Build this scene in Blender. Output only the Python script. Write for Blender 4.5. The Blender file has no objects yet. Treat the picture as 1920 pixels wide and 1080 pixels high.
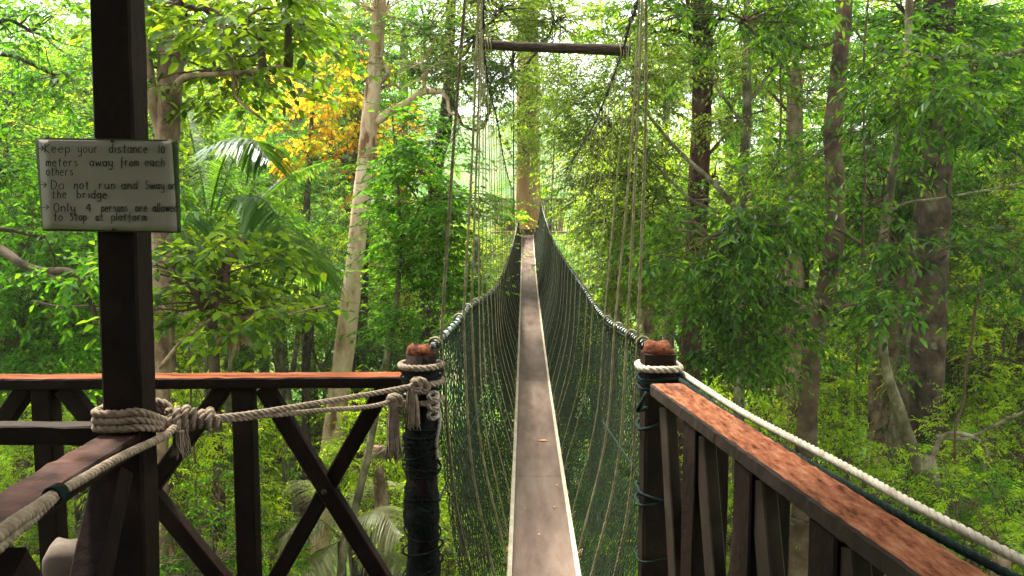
import bpy, math, random
import numpy as np
from mathutils import Vector

scene = bpy.context.scene
COL = scene.collection
R = math.radians
rng = np.random.default_rng(11)
random.seed(5)

# ------------------------------------------------------------------ camera
F = 1400.0                     # focal length in pixels of a 1920 wide frame
PITCH = math.atan(120.0 / F)
EYE = np.array([0.0, 0.0, 1.5])
FW = np.array([0, math.cos(PITCH), -math.sin(PITCH)])
UPV = np.array([0, math.sin(PITCH), math.cos(PITCH)])
RT = np.array([1.0, 0, 0])
Z3 = np.array([0, 0, 1.0])


def ray(px, py):
    return FW + RT * (px - 960) / F - UPV * (py - 540) / F


def P(px, py, Y):
    d = ray(px, py)
    return EYE + d * (Y / d[1])


def Pz(px, py, z):
    d = ray(px, py)
    return EYE + d * ((z - EYE[2]) / d[2])


def project(p):
    v = np.asarray(p) - EYE
    zc = v @ FW
    return 960 + F * (v @ RT) / zc, 540 - F * (v @ UPV) / zc


cam_d = bpy.data.cameras.new('camera')
cam = bpy.data.objects.new('camera', cam_d)
COL.objects.link(cam)
cam.location = EYE
cam.rotation_euler = (math.pi / 2 - PITCH, 0, 0)
cam_d.sensor_width = 36
cam_d.lens = F / 1920 * 36
cam_d.clip_start = 0.02
cam_d.clip_end = 2000
scene.camera = cam


# ------------------------------------------------------------------ mesh helpers
def unit(v):
    v = np.asarray(v, float)
    n = np.linalg.norm(v, axis=-1, keepdims=True)
    return v / np.maximum(n, 1e-9)


class MB:
    def __init__(self):
        self.v, self.f, self.m, self.s, self.n = [], [], [], [], 0

    def add(self, v, f, m=0, flat=False):
        v = np.asarray(v, float).reshape(-1, 3)
        f = np.asarray(f, np.int64).reshape(-1, 4)
        self.v.append(v)
        self.f.append(f + self.n)
        if np.isscalar(m):
            m = np.full(len(f), m)
        self.m.append(np.asarray(m))
        self.s.append(np.full(len(f), not flat))
        self.n += len(v)

    def mesh(self, name, mats, smooth=True):
        me = bpy.data.meshes.new(name)
        v = np.concatenate(self.v) if self.v else np.zeros((0, 3))
        f = np.concatenate(self.f) if self.f else np.zeros((0, 4), np.int64)
        me.vertices.add(len(v))
        me.vertices.foreach_set('co', v.astype(np.float32).ravel())
        me.loops.add(f.size)
        me.loops.foreach_set('vertex_index', f.astype(np.int32).ravel())
        me.polygons.add(len(f))
        me.polygons.foreach_set('loop_start', (np.arange(len(f)) * 4).astype(np.int32))
        if not isinstance(mats, (list, tuple)):
            mats = [mats]
        for m in mats:
            me.materials.append(m)
        if len(mats) > 1 and len(f):
            me.polygons.foreach_set('material_index', np.concatenate(self.m).astype(np.int32))
        if len(f):
            me.polygons.foreach_set('use_smooth', np.concatenate(self.s) & smooth)
        me.update(calc_edges=True)
        return me

    def build(self, name, mats, parent=None, smooth=True):
        o = bpy.data.objects.new(name, self.mesh(name, mats, smooth))
        COL.objects.link(o)
        if parent is not None:
            o.parent = parent
            o.matrix_parent_inverse.identity()
            off = np.zeros(3)
            q = parent
            while q is not None:
                off += np.array(q.location)
                q = q.parent
            o.location = [-float(c) for c in off]
        return o


def tag(o, label, cat, group=None):
    o['label'] = label
    o['category'] = cat
    if group:
        o['group'] = group
    return o


def empty(name, loc, label, cat, group=None):
    o = bpy.data.objects.new(name, None)
    o.empty_display_size = 0.2
    COL.objects.link(o)
    o.location = [float(c) for c in loc]
    return tag(o, label, cat, group)


def catmull(pts, n):
    pts = np.asarray(pts, float)
    if len(pts) == 2:
        t = np.linspace(0, 1, n)[:, None]
        return pts[0] * (1 - t) + pts[1] * t
    p = np.vstack([2 * pts[0] - pts[1], pts, 2 * pts[-1] - pts[-2]])
    s = np.linspace(0, len(pts) - 1, n)
    i = np.minimum(s.astype(int), len(pts) - 2)
    t = (s - i)[:, None]
    a, b, c, d = p[i], p[i + 1], p[i + 2], p[i + 3]
    return .5 * ((2 * b) + (-a + c) * t + (2 * a - 5 * b + 4 * c - d) * t ** 2 + (-a + 3 * b - 3 * c + d) * t ** 3)


def frames(path):
    path = np.asarray(path, float)
    T = unit(np.gradient(path, axis=0))
    n0 = np.cross(T[0], [0, 0, 1.0])
    if np.linalg.norm(n0) < .2:
        n0 = np.cross(T[0], [0, 1.0, 0])
    N = np.zeros_like(T)
    n = unit(n0)
    for i in range(len(T)):
        n = unit(n - T[i] * (n @ T[i]))
        N[i] = n
    B = np.cross(T, N)
    return T, N, B


def tube(mb, path, rad, sides=8, cap=True, m=0, rough=0.0, rg=None):
    path = np.asarray(path, float)
    k = len(path)
    rad = np.broadcast_to(np.asarray(rad, float), (k,))
    T, N, B = frames(path)
    a = np.arange(sides) * 2 * math.pi / sides
    rr = np.repeat(rad[:, None], sides, 1)
    if rough:
        g = rg or rng
        low = g.normal(0, 1, (max(3, k // 4), sides))
        xi = np.linspace(0, len(low) - 1, k)
        lo = np.array([np.interp(xi, np.arange(len(low)), low[:, j]) for j in range(sides)]).T
        rr = rr * (1 + rough * lo + rough * .3 * g.normal(0, 1, rr.shape))
    v = path[:, None] + (np.cos(a)[None, :, None] * N[:, None] + np.sin(a)[None, :, None] * B[:, None]) * rr[..., None]
    i = np.arange(k - 1)[:, None] * sides
    j = np.arange(sides)[None]
    j2 = (j + 1) % sides
    f = np.stack([i + j, i + j2, i + sides + j2, i + sides + j], -1).reshape(-1, 4)
    vv = v.reshape(-1, 3)
    if cap and sides % 2 == 0:
        c0, c1 = k * sides, k * sides + 1
        vv = np.vstack([vv, path[0], path[-1]])
        ex = []
        for s in range(0, sides, 2):
            ex.append([c0, (s + 2) % sides, s + 1, s])
            b = (k - 1) * sides
            ex.append([c1, b + s, b + s + 1, b + (s + 2) % sides])
        f = np.vstack([f, ex])
    mb.add(vv, f, m)


def beam(mb, A, B, w, h, up=(0, 0, 1), c=.004, seg=1, jit=0.0, topmat=None, m=0):
    """straight timber from A to B: w across, h along up, chamfered edges"""
    A = np.asarray(A, float)
    B = np.asarray(B, float)
    T = unit(B - A)
    S = unit(np.cross(T, np.asarray(up, float)))
    U = np.cross(S, T)
    x, y = w / 2, h / 2
    sec = np.array([(-x + c, -y), (x - c, -y), (x, -y + c), (x, y - c), (x - c, y), (-x + c, y), (-x, y - c), (-x, -y + c)])
    k = seg + 1
    t = np.linspace(0, 1, k)[:, None]
    path = A * (1 - t) + B * t
    s2 = np.repeat(sec[None], k, 0)
    if jit:
        s2 = s2 + rng.normal(0, jit, s2.shape)
    v = path[:, None] + s2[..., 0:1] * S + s2[..., 1:2] * U
    i = np.arange(seg)[:, None] * 8
    j = np.arange(8)[None]
    f = np.stack([i + j, i + (j + 1) % 8, i + 8 + (j + 1) % 8, i + 8 + j], -1).reshape(-1, 4)
    mm = np.full(len(f), m)
    if topmat is not None:
        jj = np.tile(np.arange(8), seg)
        mm[(jj == 4)] = topmat
    b = seg * 8
    n = k * 8
    vv = np.vstack([v.reshape(-1, 3), A, B])
    ex = []
    for s in range(0, 8, 2):
        ex.append([n, (s + 2) % 8, s + 1, s])
        ex.append([n + 1, b + s, b + s + 1, b + (s + 2) % 8])
    mb.add(vv, np.vstack([f, ex]), np.concatenate([mm, np.full(8, m)]), True)


def rope(mb, path, r, pitch=None, sides=6, strands=3, step=None, m=0):
    """laid rope: strands twisted round a path"""
    path = np.asarray(path, float)
    d = np.concatenate([[0], np.cumsum(np.linalg.norm(np.diff(path, axis=0), axis=1))])
    pitch = pitch or 7 * r
    step = step or pitch / 8
    n = max(6, int(d[-1] / step))
    s = np.linspace(0, d[-1], n)
    p = np.stack([np.interp(s, d, path[:, c]) for c in range(3)], 1)
    T, N, B = frames(p)
    for k in range(strands):
        a = s / pitch * 2 * math.pi + k * 2 * math.pi / strands
        q = p + (np.cos(a)[:, None] * N + np.sin(a)[:, None] * B) * r * .5
        tube(mb, q, r * .56, sides, cap=True, m=m)


# ------------------------------------------------------------------ materials
def new_mat(name):
    m = bpy.data.materials.new(name)
    m.use_nodes = True
    nt = m.node_tree
    nt.nodes.clear()
    return m, nt


def N_(nt, typ, **kw):
    n = nt.nodes.new(typ)
    for k, v in kw.items():
        setattr(n, k, v)
    return n


def ramp(nt, stops):
    r = N_(nt, 'ShaderNodeValToRGB')
    e = r.color_ramp.elements
    while len(e) < len(stops):
        e.new(.5)
    for el, (p, c) in zip(e, stops):
        el.position = p
        el.color = (*c, 1)
    return r


def surf(name, stops, scale=6, stretch=(1, 1, 1), rough=.8, bump=.3, bscale=None, detail=8, patch=None, spec=.3, wave=None, dist=.01):
    """procedural opaque material: noise driven colour ramp, optional large patches, bump"""
    m, nt = new_mat(name)
    L = nt.links.new
    tc = N_(nt, 'ShaderNodeTexCoord')
    mp = N_(nt, 'ShaderNodeMapping')
    mp.inputs['Scale'].default_value = stretch
    L(tc.outputs['Object'], mp.inputs[0])
    no = N_(nt, 'ShaderNodeTexNoise')
    no.inputs['Scale'].default_value = scale
    no.inputs['Detail'].default_value = detail
    no.inputs['Roughness'].default_value = .65
    L(mp.outputs[0], no.inputs['Vector'])
    rp = ramp(nt, stops)
    L(no.outputs['Fac'], rp.inputs[0])
    col = rp.outputs[0]
    if patch:
        pc, ps, lo, hi = patch
        n2 = N_(nt, 'ShaderNodeTexNoise')
        n2.inputs['Scale'].default_value = ps
        n2.inputs['Detail'].default_value = 5
        L(mp.outputs[0], n2.inputs['Vector'])
        r2 = ramp(nt, [(lo, (0, 0, 0)), (hi, (1, 1, 1))])
        L(n2.outputs['Fac'], r2.inputs[0])
        mx = N_(nt, 'ShaderNodeMix', data_type='RGBA')
        L(r2.outputs[0], mx.inputs['Factor'])
        L(col, mx.inputs['A'])
        mx.inputs['B'].default_value = (*pc, 1)
        col = mx.outputs['Result']
    bs = N_(nt, 'ShaderNodeBsdfPrincipled')
    L(col, bs.inputs['Base Color'])
    bs.inputs['Roughness'].default_value = rough
    bs.inputs['Specular IOR Level'].default_value = spec * .25
    hsrc = no.outputs['Fac']
    if bscale:
        n3 = N_(nt, 'ShaderNodeTexNoise')
        n3.inputs['Scale'].default_value = bscale
        n3.inputs['Detail'].default_value = 6
        L(mp.outputs[0], n3.inputs['Vector'])
        hsrc = n3.outputs['Fac']
    if wave:
        wv = N_(nt, 'ShaderNodeTexChecker')
        wv.inputs['Scale'].default_value = wave
        L(tc.outputs['Object'], wv.inputs['Vector'])
        ad = N_(nt, 'ShaderNodeMath', operation='ADD')
        L(hsrc, ad.inputs[0])
        L(wv.outputs['Fac'], ad.inputs[1])
        hsrc = ad.outputs[0]
    if bump:
        bp = N_(nt, 'ShaderNodeBump')
        bp.inputs['Strength'].default_value = bump
        bp.inputs['Distance'].default_value = dist
        L(hsrc, bp.inputs['Height'])
        L(bp.outputs[0], bs.inputs['Normal'])
    out = N_(nt, 'ShaderNodeOutputMaterial')
    L(bs.outputs[0], out.inputs[0])
    return m


def leafmat(name, stops, tstops, trans=.5, rough=.42, spec=.4, _s=.2):
    """leaf: colour varies leaf by leaf and by clump; reflects and lets light through"""
    m, nt = new_mat(name)
    L = nt.links.new
    geo = N_(nt, 'ShaderNodeNewGeometry')
    tc = N_(nt, 'ShaderNodeTexCoord')
    no = N_(nt, 'ShaderNodeTexNoise')
    no.inputs['Scale'].default_value = 1.1
    no.inputs['Detail'].default_value = 2
    L(tc.outputs['Object'], no.inputs['Vector'])
    oi = N_(nt, 'ShaderNodeObjectInfo')
    a = N_(nt, 'ShaderNodeMath', operation='MULTIPLY_ADD')
    L(no.outputs['Fac'], a.inputs[0])
    a.inputs[1].default_value = .9
    a.inputs[2].default_value = -.3
    b = N_(nt, 'ShaderNodeMath', operation='MULTIPLY_ADD')
    L(geo.outputs['Random Per Island'], b.inputs[0])
    b.inputs[1].default_value = .62
    L(a.outputs[0], b.inputs[2])
    c = N_(nt, 'ShaderNodeMath', operation='MULTIPLY_ADD')
    L(oi.outputs['Random'], c.inputs[0])
    c.inputs[1].default_value = .2
    L(b.outputs[0], c.inputs[2])
    r1 = ramp(nt, stops)
    r2 = ramp(nt, tstops)
    L(c.outputs[0], r1.inputs[0])
    L(c.outputs[0], r2.inputs[0])
    bs = N_(nt, 'ShaderNodeBsdfPrincipled')
    L(r1.outputs[0], bs.inputs['Base Color'])
    bs.inputs['Roughness'].default_value = rough
    bs.inputs['Specular IOR Level'].default_value = spec * _s
    tr = N_(nt, 'ShaderNodeBsdfTranslucent')
    L(r2.outputs[0], tr.inputs[0])
    mx = N_(nt, 'ShaderNodeMixShader')
    mx.inputs[0].default_value = trans
    L(bs.outputs[0], mx.inputs[1])
    L(tr.outputs[0], mx.inputs[2])
    out = N_(nt, 'ShaderNodeOutputMaterial')
    L(mx.outputs[0], out.inputs[0])
    return m


M = {}
M['dark_wood'] = surf('dark stained timber', [(.3, (.006, .0032, .0022)), (.6, (.012, .006, .004)), (.8, (.025, .0135, .0085))], 9, (1, 1, 1), .75, .35, bscale=45, patch=((.021, .0125, .008), 5, .58, .76))
M['grey_wood'] = surf('grey brown timber', [(.25, (.012, .008, .0055)), (.6, (.028, .020, .0135)), (.85, (.055, .042, .030))], 10, (1, 1, 1), .85, .3)
M['rail_top'] = surf('worn red timber', [(.34, (.035, .014, .008)), (.44, (.11, .038, .018)), (.55, (.165, .063, .030)), (.72, (.23, .11, .065))], 70, (1, .28, 1), .9, .8, bscale=110, patch=((.055, .026, .018), 30, .60, .70), spec=.05, dist=.006)
M['rail_top_across'] = surf('worn red timber across', [(.30, (.02, .009, .005)), (.42, (.09, .028, .012)), (.60, (.17, .052, .022)), (.8, (.25, .10, .05))], 26, (.16, 1, 1), .9, .6, bscale=70, patch=((.05, .025, .018), 16, .58, .68), spec=.05, dist=.005)
M['rail_dull'] = surf('worn dull red timber', [(.35, (.010, .006, .004)), (.5, (.042, .018, .011)), (.7, (.10, .044, .028))], 12, (1, 1, 1), .85, .5, bscale=50, patch=((.05, .025, .018), 8, .45, .6), dist=.004)
M['cap'] = surf('rotten red post end', [(.38, (.016, .006, .003)), (.5, (.075, .022, .009)), (.66, (.14, .048, .021))], 60, (1, 1, 1), .9, .8, bscale=60, dist=.006)
M['rope'] = surf('beige rope', [(.3, (.11, .078, .05)), (.55, (.22, .17, .12)), (.8, (.33, .265, .195))], 40, (1, 1, 1), .95, .4, bscale=300, spec=.1, dist=.002)
M['rope_white'] = surf('white rope', [(.3, (.21, .18, .125)), (.55, (.34, .30, .225)), (.8, (.44, .40, .32))], 40, (1, 1, 1), .95, .4, bscale=300, spec=.1, dist=.002)
M['rope_hang'] = surf('old mossy rope', [(.3, (.07, .06, .03)), (.55, (.16, .14, .078)), (.8, (.27, .24, .15))], 25, (1, 1, 1), .95, .3, bscale=300, spec=.1, dist=.002)
M['rope_green'] = surf('dark green rope', [(.3, (.004, .008, .006)), (.6, (.009, .018, .014)), (.85, (.02, .036, .029))], 40, (1, 1, 1), .8, .3, spec=.2)
M['hand_rope'] = surf('grey rope laced with green twine', [(.42, (.02, .045, .035)), (.5, (.22, .24, .21)), (.75, (.40, .40, .36))], 30, (1, 1, 1), .9, .3, spec=.15)
M['net'] = surf('green net twine', [(.3, (.004, .008, .003)), (.6, (.010, .018, .007)), (.85, (.020, .032, .014))], 14, (1, 1, 1), .7, 0, spec=.3)
M['black_net'] = surf('black bundled net', [(.3, (.004, .005, .005)), (.6, (.012, .014, .012)), (.85, (.035, .035, .03))], 30, (1, 1, 1), .85, .8, bscale=90, spec=.2, dist=.01)
M['cable'] = surf('dark steel cable', [(.3, (.012, .012, .011)), (.7, (.05, .045, .04))], 40, rough=.6, bump=.2)
M['log'] = surf('dark log bark', [(.3, (.012, .008, .006)), (.58, (.035, .022, .016)), (.72, (.07, .045, .033)), (.9, (.2, .14, .1))], 7, (3, 20, 20), .85, .8, dist=.01)
M['plank'] = surf('brown anti slip board', [(.3, (.060, .040, .028)), (.5, (.098, .068, .050)), (.7, (.135, .099, .076))], 9.0, (1, .22, 1), .7, .35, patch=((.14, .105, .082), 6, .50, .8), wave=46, dist=.002)
M['plank_edge'] = surf('pale edge strip', [(.3, (.24, .21, .14)), (.6, (.36, .32, .23)), (.85, (.46, .42, .33))], 9, rough=.7, bump=.2)
M['paper'] = surf('dull grey paper', [(.3, (.20, .18, .14)), (.7, (.26, .235, .185))], 5, rough=.35, bump=.05, spec=.5, patch=((.29, .265, .215), 6, .55, .75))
M['laminate'] = surf('green tinted laminate film', [(.3, (.025, .042, .010)), (.7, (.045, .07, .016))], 7, rough=.3, bump=.05, spec=.5)
M['ink'] = surf('black marker ink', [(.3, (.006, .006, .008)), (.7, (.02, .02, .022))], 60, rough=.6, bump=0)
M['nail'] = surf('rusty nail', [(.3, (.02, .012, .008)), (.7, (.06, .035, .02))], 60, rough=.6, bump=0)
M['sack'] = surf('beige canvas', [(.3, (.06, .045, .034)), (.6, (.10, .078, .06)), (.85, (.15, .12, .095))], 8, rough=.9, bump=.4)
M['far_wood'] = surf('pale platform timber', [(.3, (.22, .15, .10)), (.6, (.38, .28, .20)), (.85, (.5, .4, .3))], 9, rough=.85, bump=.3)
M['far_box'] = surf('brown crate timber', [(.3, (.05, .035, .018)), (.7, (.13, .085, .045))], 14, (1, 1, 4), rough=.85, bump=.3)
M['litter_leaf'] = surf('dry fallen leaf', [(.3, (.25, .11, .04)), (.7, (.45, .24, .09))], 30, rough=.8, bump=0)
M['dead_leaf'] = surf('withered brown leaf', [(.3, (.12, .07, .045)), (.7, (.30, .20, .14))], 20, rough=.9, bump=.2)

M['bark_pale'] = surf('pale tan bark', [(.36, (.20, .12, .065)), (.5, (.42, .29, .185)), (.68, (.56, .44, .32))], 3.6, (1, 1, .35), .85, .7, bscale=12, patch=((.15, .07, .035), 4.5, .58, .64), dist=.03)
M['bark_brown'] = surf('brown bark', [(.37, (.07, .04, .028)), (.5, (.17, .105, .075)), (.66, (.30, .21, .16))], 6, (1, 1, .5), .9, .7, bscale=16, dist=.02)
M['bark_red'] = surf('dark red brown bark', [(.37, (.015, .007, .004)), (.52, (.042, .019, .012)), (.68, (.08, .042, .028))], 8, (1, 1, .4), .9, .8, bscale=18, dist=.03)
M['bark_grey'] = surf('grey brown bark', [(.37, (.013, .009, .006)), (.52, (.040, .027, .017)), (.68, (.085, .062, .040))], 5, (1, 1, .9), .9, .7, bscale=14, patch=((.11, .09, .06), 7, .60, .72), dist=.02)
M['bark_banded'] = surf('banded red brown bark', [(.37, (.022, .014, .009)), (.5, (.055, .034, .022)), (.66, (.10, .072, .048))], 2.4, (1, 1, 1.3), .9, .6, bscale=14, patch=((.16, .135, .08), 2.2, .60, .68), dist=.02)
M['bark_thin'] = surf('olive grey bark', [(.37, (.035, .028, .016)), (.52, (.09, .075, .045)), (.68, (.19, .165, .11))], 8, (1, 1, .6), .9, .5, bscale=20, dist=.01)
M['bark_orange'] = surf('smooth orange tan bark', [(.36, (.26, .145, .065)), (.5, (.40, .26, .14)), (.66, (.52, .40, .27))], .9, (1.2, 1.2, .35), .8, .4, bscale=9, dist=.03)
M['twig'] = surf('dark twig', [(.3, (.03, .018, .012)), (.7, (.085, .055, .035))], 12, rough=.9, bump=0)

G = lambda *s: list(zip((.08, .42, .72, 1.0), s))
M['leaf_mid'] = leafmat('mid green leaf', G((.007, .028, .002), (.020, .070, .003), (.045, .13, .005), (.10, .21, .008)), G((.022, .09, .002), (.08, .26, .004), (.16, .42, .006), (.31, .56, .010)))
M['leaf_deep'] = leafmat('deep green leaf', G((.005, .017, .002), (.012, .040, .003), (.028, .08, .004), (.060, .14, .007)), G((.014, .055, .002), (.06, .18, .003), (.17, .36, .005), (.36, .56, .008)), .45, .35, .5)
M['leaf_lime'] = leafmat('yellow green leaf', G((.035, .085, .004), (.09, .18, .007), (.17, .25, .010), (.27, .31, .016)), G((.14, .28, .005), (.30, .50, .008), (.48, .64, .014), (.64, .70, .02)), .55)
M['leaf_olive'] = leafmat('fine olive leaf', G((.012, .032, .004), (.032, .07, .007), (.06, .11, .010), (.11, .16, .018)), G((.05, .11, .005), (.14, .25, .008), (.25, .36, .014), (.38, .46, .02)), .45)
M['leaf_orange'] = leafmat('orange yellow leaf', G((.08, .14, .008), (.26, .22, .010), (.50, .24, .012), (.50, .14, .012)), G((.22, .42, .010), (.70, .60, .012), (.92, .48, .015), (.85, .26, .016)), .7)
M['leaf_big'] = leafmat('broad backlit leaf', G((.008, .021, .002), (.020, .046, .004), (.05, .10, .006), (.10, .16, .010)), G((.03, .07, .003), (.09, .18, .005), (.22, .36, .008), (.42, .54, .012)), .52, .4, .4)
M['leaf_palm'] = leafmat('palm leaflet', G((.015, .045, .010), (.035, .09, .016), (.07, .15, .024), (.12, .21, .045)), G((.05, .14, .010), (.13, .29, .016), (.22, .40, .024), (.34, .50, .04)), .5, .3, .9)
M['leaf_palm_dry'] = leafmat('pale palm leaflet', G((.05, .065, .02), (.10, .115, .04), (.16, .165, .07), (.24, .23, .12)), G((.08, .11, .02), (.16, .19, .04), (.24, .26, .07), (.32, .32, .12)), .4, .4, .6)
M['leaf_far'] = leafmat('distant leaf', G((.018, .048, .008), (.04, .085, .012), (.07, .125, .018), (.12, .18, .028)), G((.05, .12, .010), (.11, .24, .014), (.18, .33, .02), (.27, .42, .035)), .45, .6, .2)


# ------------------------------------------------------------------ terrain
def ground(x, y):
    x = np.asarray(x, float)
    y = np.asarray(y, float)
    z = -10.0 - 3.0 * np.exp(-((y - 14) / 12.0) ** 2)
    t = np.clip((y - 45) / 150.0, 0, 1)
    k = np.clip((x / np.maximum(y, 1) - .10) / .2, 0, 1)
    z = z + 36 * t * t * (3 - 2 * t) * (1 - .68 * k * k * (3 - 2 * k) * (y > 20))
    z = z + np.clip(-x - 7, 0, 60) * .22 + np.clip(x - 9, 0, 60) * .16
    z = z + 1.0 * np.sin(x * .23 + 1.3) * np.cos(y * .19) + .5 * np.sin(x * .71 + y * .53)
    return z


def build_terrain():
    xs = np.concatenate([np.linspace(-400, -60, 20), np.linspace(-56, 56, 70), np.linspace(60, 400, 20)])
    ys = np.concatenate([np.linspace(-120, -6, 15), np.linspace(-4, 70, 56), np.linspace(75, 500, 45)])
    X, Y = np.meshgrid(xs, ys)
    V = np.stack([X, Y, ground(X, Y)], -1).reshape(-1, 3)
    w, h = len(xs), len(ys)
    i, j = np.meshgrid(np.arange(w - 1), np.arange(h - 1))
    a = (j * w + i).ravel()
    mb = MB()
    mb.add(V, np.stack([a, a + 1, a + w + 1, a + w], 1))
    m = surf('forest floor', [(.3, (.03, .045, .012)), (.5, (.07, .085, .025)), (.7, (.15, .13, .06))], .8, rough=.95, bump=.5, bscale=4, patch=((.05, .12, .02), .35, .42, .6), dist=.1)
    o = mb.build('ground', m)
    o['kind'] = 'structure'


build_terrain()


# ------------------------------------------------------------------ foliage
def leaf_quads(mb, pos, d, nrm, ln, wd, fine=True, curl=.12):
    d = unit(d)
    nrm = unit(nrm - d * np.sum(nrm * d, 1, keepdims=True))
    W = np.cross(d, nrm)
    ln = np.asarray(ln)[:, None]
    wd = np.asarray(wd)[:, None]
    n = len(pos)
    if fine:
        f = .16 * wd
        v = np.stack([
            pos,
            pos + d * ln * .34 + W * wd * .5 + nrm * f,
            pos + d * ln * .72 + W * wd * .36 + nrm * f * .6 - Z3 * ln * curl * .5,
            pos + d * ln - Z3 * ln * curl,
            pos + d * ln * .72 - W * wd * .36 + nrm * f * .6 - Z3 * ln * curl * .5,
            pos + d * ln * .34 - W * wd * .5 + nrm * f], 1)
        b = np.arange(n)[:, None] * 6
        q = np.concatenate([b + np.array([0, 3, 2, 1]), b + np.array([0, 5, 4, 3])], 1).reshape(-1, 4)
    else:
        v = np.stack([
            pos,
            pos + d * ln * .45 + W * wd * .5 + nrm * wd * .12,
            pos + d * ln - Z3 * ln * curl,
            pos + d * ln * .45 - W * wd * .5 + nrm * wd * .12], 1)
        b = np.arange(n)[:, None] * 4
        q = b + np.array([0, 3, 2, 1])
    mb.add(v.reshape(-1, 3), q)


def sprays(mb, g, C, D, L, spec, wood=None):
    """leafy twigs: leaves set alternately along each twig"""
    n = len(C)
    k = spec['n']
    D = unit(D)
    t = np.linspace(.12, 1, k)[None] + g.normal(0, .03, (n, k))
    dr = spec.get('droop', .25) * g.uniform(.3, 1.5, (n, 1))
    LL = L[:, None]
    pos = C[:, None] + D[:, None] * (LL * t)[..., None] - Z3 * (LL * dr * t * t)[..., None]
    T = unit(D[:, None] - Z3 * (2 * t * dr)[..., None])
    S = np.cross(T, Z3)
    S = unit(S + 1e-4)
    sg = np.where(np.arange(k) % 2 == 0, 1.0, -1.0)[None, :, None]
    fw = np.full((n, k, 1), spec.get('fwd', .55))
    fw[:, -1] = 3
    ld = T * fw + S * sg * .85 + g.normal(0, .22, (n, k, 3)) - Z3 * g.uniform(0, spec.get('hang', .5), (n, k, 1))
    nr = Z3 + g.normal(0, spec.get('tilt', .45), (n, k, 3))
    sz = spec['len'] * g.uniform(.6, 1.25, (n, k))
    leaf_quads(mb, pos.reshape(-1, 3), ld.reshape(-1, 3), nr.reshape(-1, 3), sz.ravel(), (sz * spec['w']).ravel(), spec.get('fine', True), spec.get('curl', .15))
    if wood is not None:
        a = C
        b = C + D * (LL * .5) - Z3 * (LL * dr * .25)
        c = C + D * LL - Z3 * (LL * dr)
        r = spec.get('tw', .003)
        S0 = unit(np.cross(D, Z3) + 1e-4)
        U0 = np.cross(S0, D)
        off = [S0 * r, -S0 * r * .5 + U0 * r * .87, -S0 * r * .5 - U0 * r * .87]
        v = np.stack([a + o for o in off] + [b + o * .8 for o in off] + [c + o * .4 for o in off], 1)
        base = np.arange(n)[:, None] * 9
        q = []
        for s in (0, 3):
            for j in range(3):
                j2 = (j + 1) % 3
                q.append(base + np.array([s + j, s + j2, s + 3 + j2, s + 3 + j]))
        wood.add(v.reshape(-1, 3), np.concatenate(q, 1).reshape(-1, 4))


def bough(wood, g, a, b, r0, r1, n=6, wig=.06, sides=5, sag=0.0):
    L = np.linalg.norm(b - a)
    t = np.linspace(0, 1, n)[:, None]
    p = a * (1 - t) + b * t
    w = g.normal(0, wig * L, (n, 3))
    w[0] = 0
    w[-1] = 0
    p = p + w * np.sin(t * math.pi) + Z3 * (np.sin(t * math.pi) * sag * L)
    p = catmull(p, n * 2)
    tube(wood, p, np.linspace(r0, r1, len(p)), sides, cap=False)
    return p


def fill_blob(g, leaf, wood, c, r, nsub, spec, root=None, r0=.03, twigs=True):
    """one leafy mass: boughs from a root point to sub-clusters, twigs round each"""
    c = np.asarray(c, float)
    r = np.asarray(r, float)
    nsub = int(nsub * spec.get('dens', 1.0))
    u = g.normal(0, spec.get('sig', .72), (nsub, 3))
    ln_ = np.linalg.norm(u, axis=1, keepdims=True)
    u = u * np.minimum(1, 2.0 / np.maximum(ln_, 1e-6))
    sub = c + u * r
    if len(CLEARN):
        ok = []
        for q in sub:
            x_, y_ = project(q)
            bad = False
            for Zt, w_, pts in CLEARN:
                if q[1] < Zt - .25:
                    for (ax, ay), (bx_, by_) in zip(pts[:-1], pts[1:]):
                        if ay <= y_ <= by_ and abs(x_ - (ax + (bx_ - ax) * (y_ - ay) / max(1, by_ - ay))) < w_ + 150 / q[1]:
                            bad = True
            ok.append(not bad or g.uniform() < .12)
        if any(ok):
            sub = sub[np.array(ok)]
    main = None
    if root is not None:
        main = bough(wood, g, np.asarray(root, float), c, r0, r0 * .45, 6, .05, 6, .08)
    else:
        main = np.array([c, c])
    Cs, Ds, Ls = [], [], []
    for s in sub:
        d2 = np.linalg.norm(main - s, axis=1) + (np.arange(len(main)) < len(main) * .35) * .6
        st = main[int(np.argmin(d2))]
        if np.linalg.norm(s - st) > .05:
            pth = bough(wood, g, st, s, max(r0 * .3, .004), .003, 4, .07, 4, .06)
        k = spec['twigs']
        out = unit(s - c) * .7 + unit(s - st + 1e-6) * .5
        d = unit(g.normal(0, 1, (k, 3)) * np.array([1, 1, spec.get('flat', .45)]) + out * np.array([1, 1, .4]))
        Cs.append(np.repeat(s[None], k, 0) + g.normal(0, spec['tl'] * .12, (k, 3)))
        Ds.append(d)
        Ls.append(spec['tl'] * g.uniform(.5, 1.25, k))
    sprays(leaf, g, np.concatenate(Cs), np.concatenate(Ds), np.concatenate(Ls), spec, wood if twigs else None)


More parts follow.
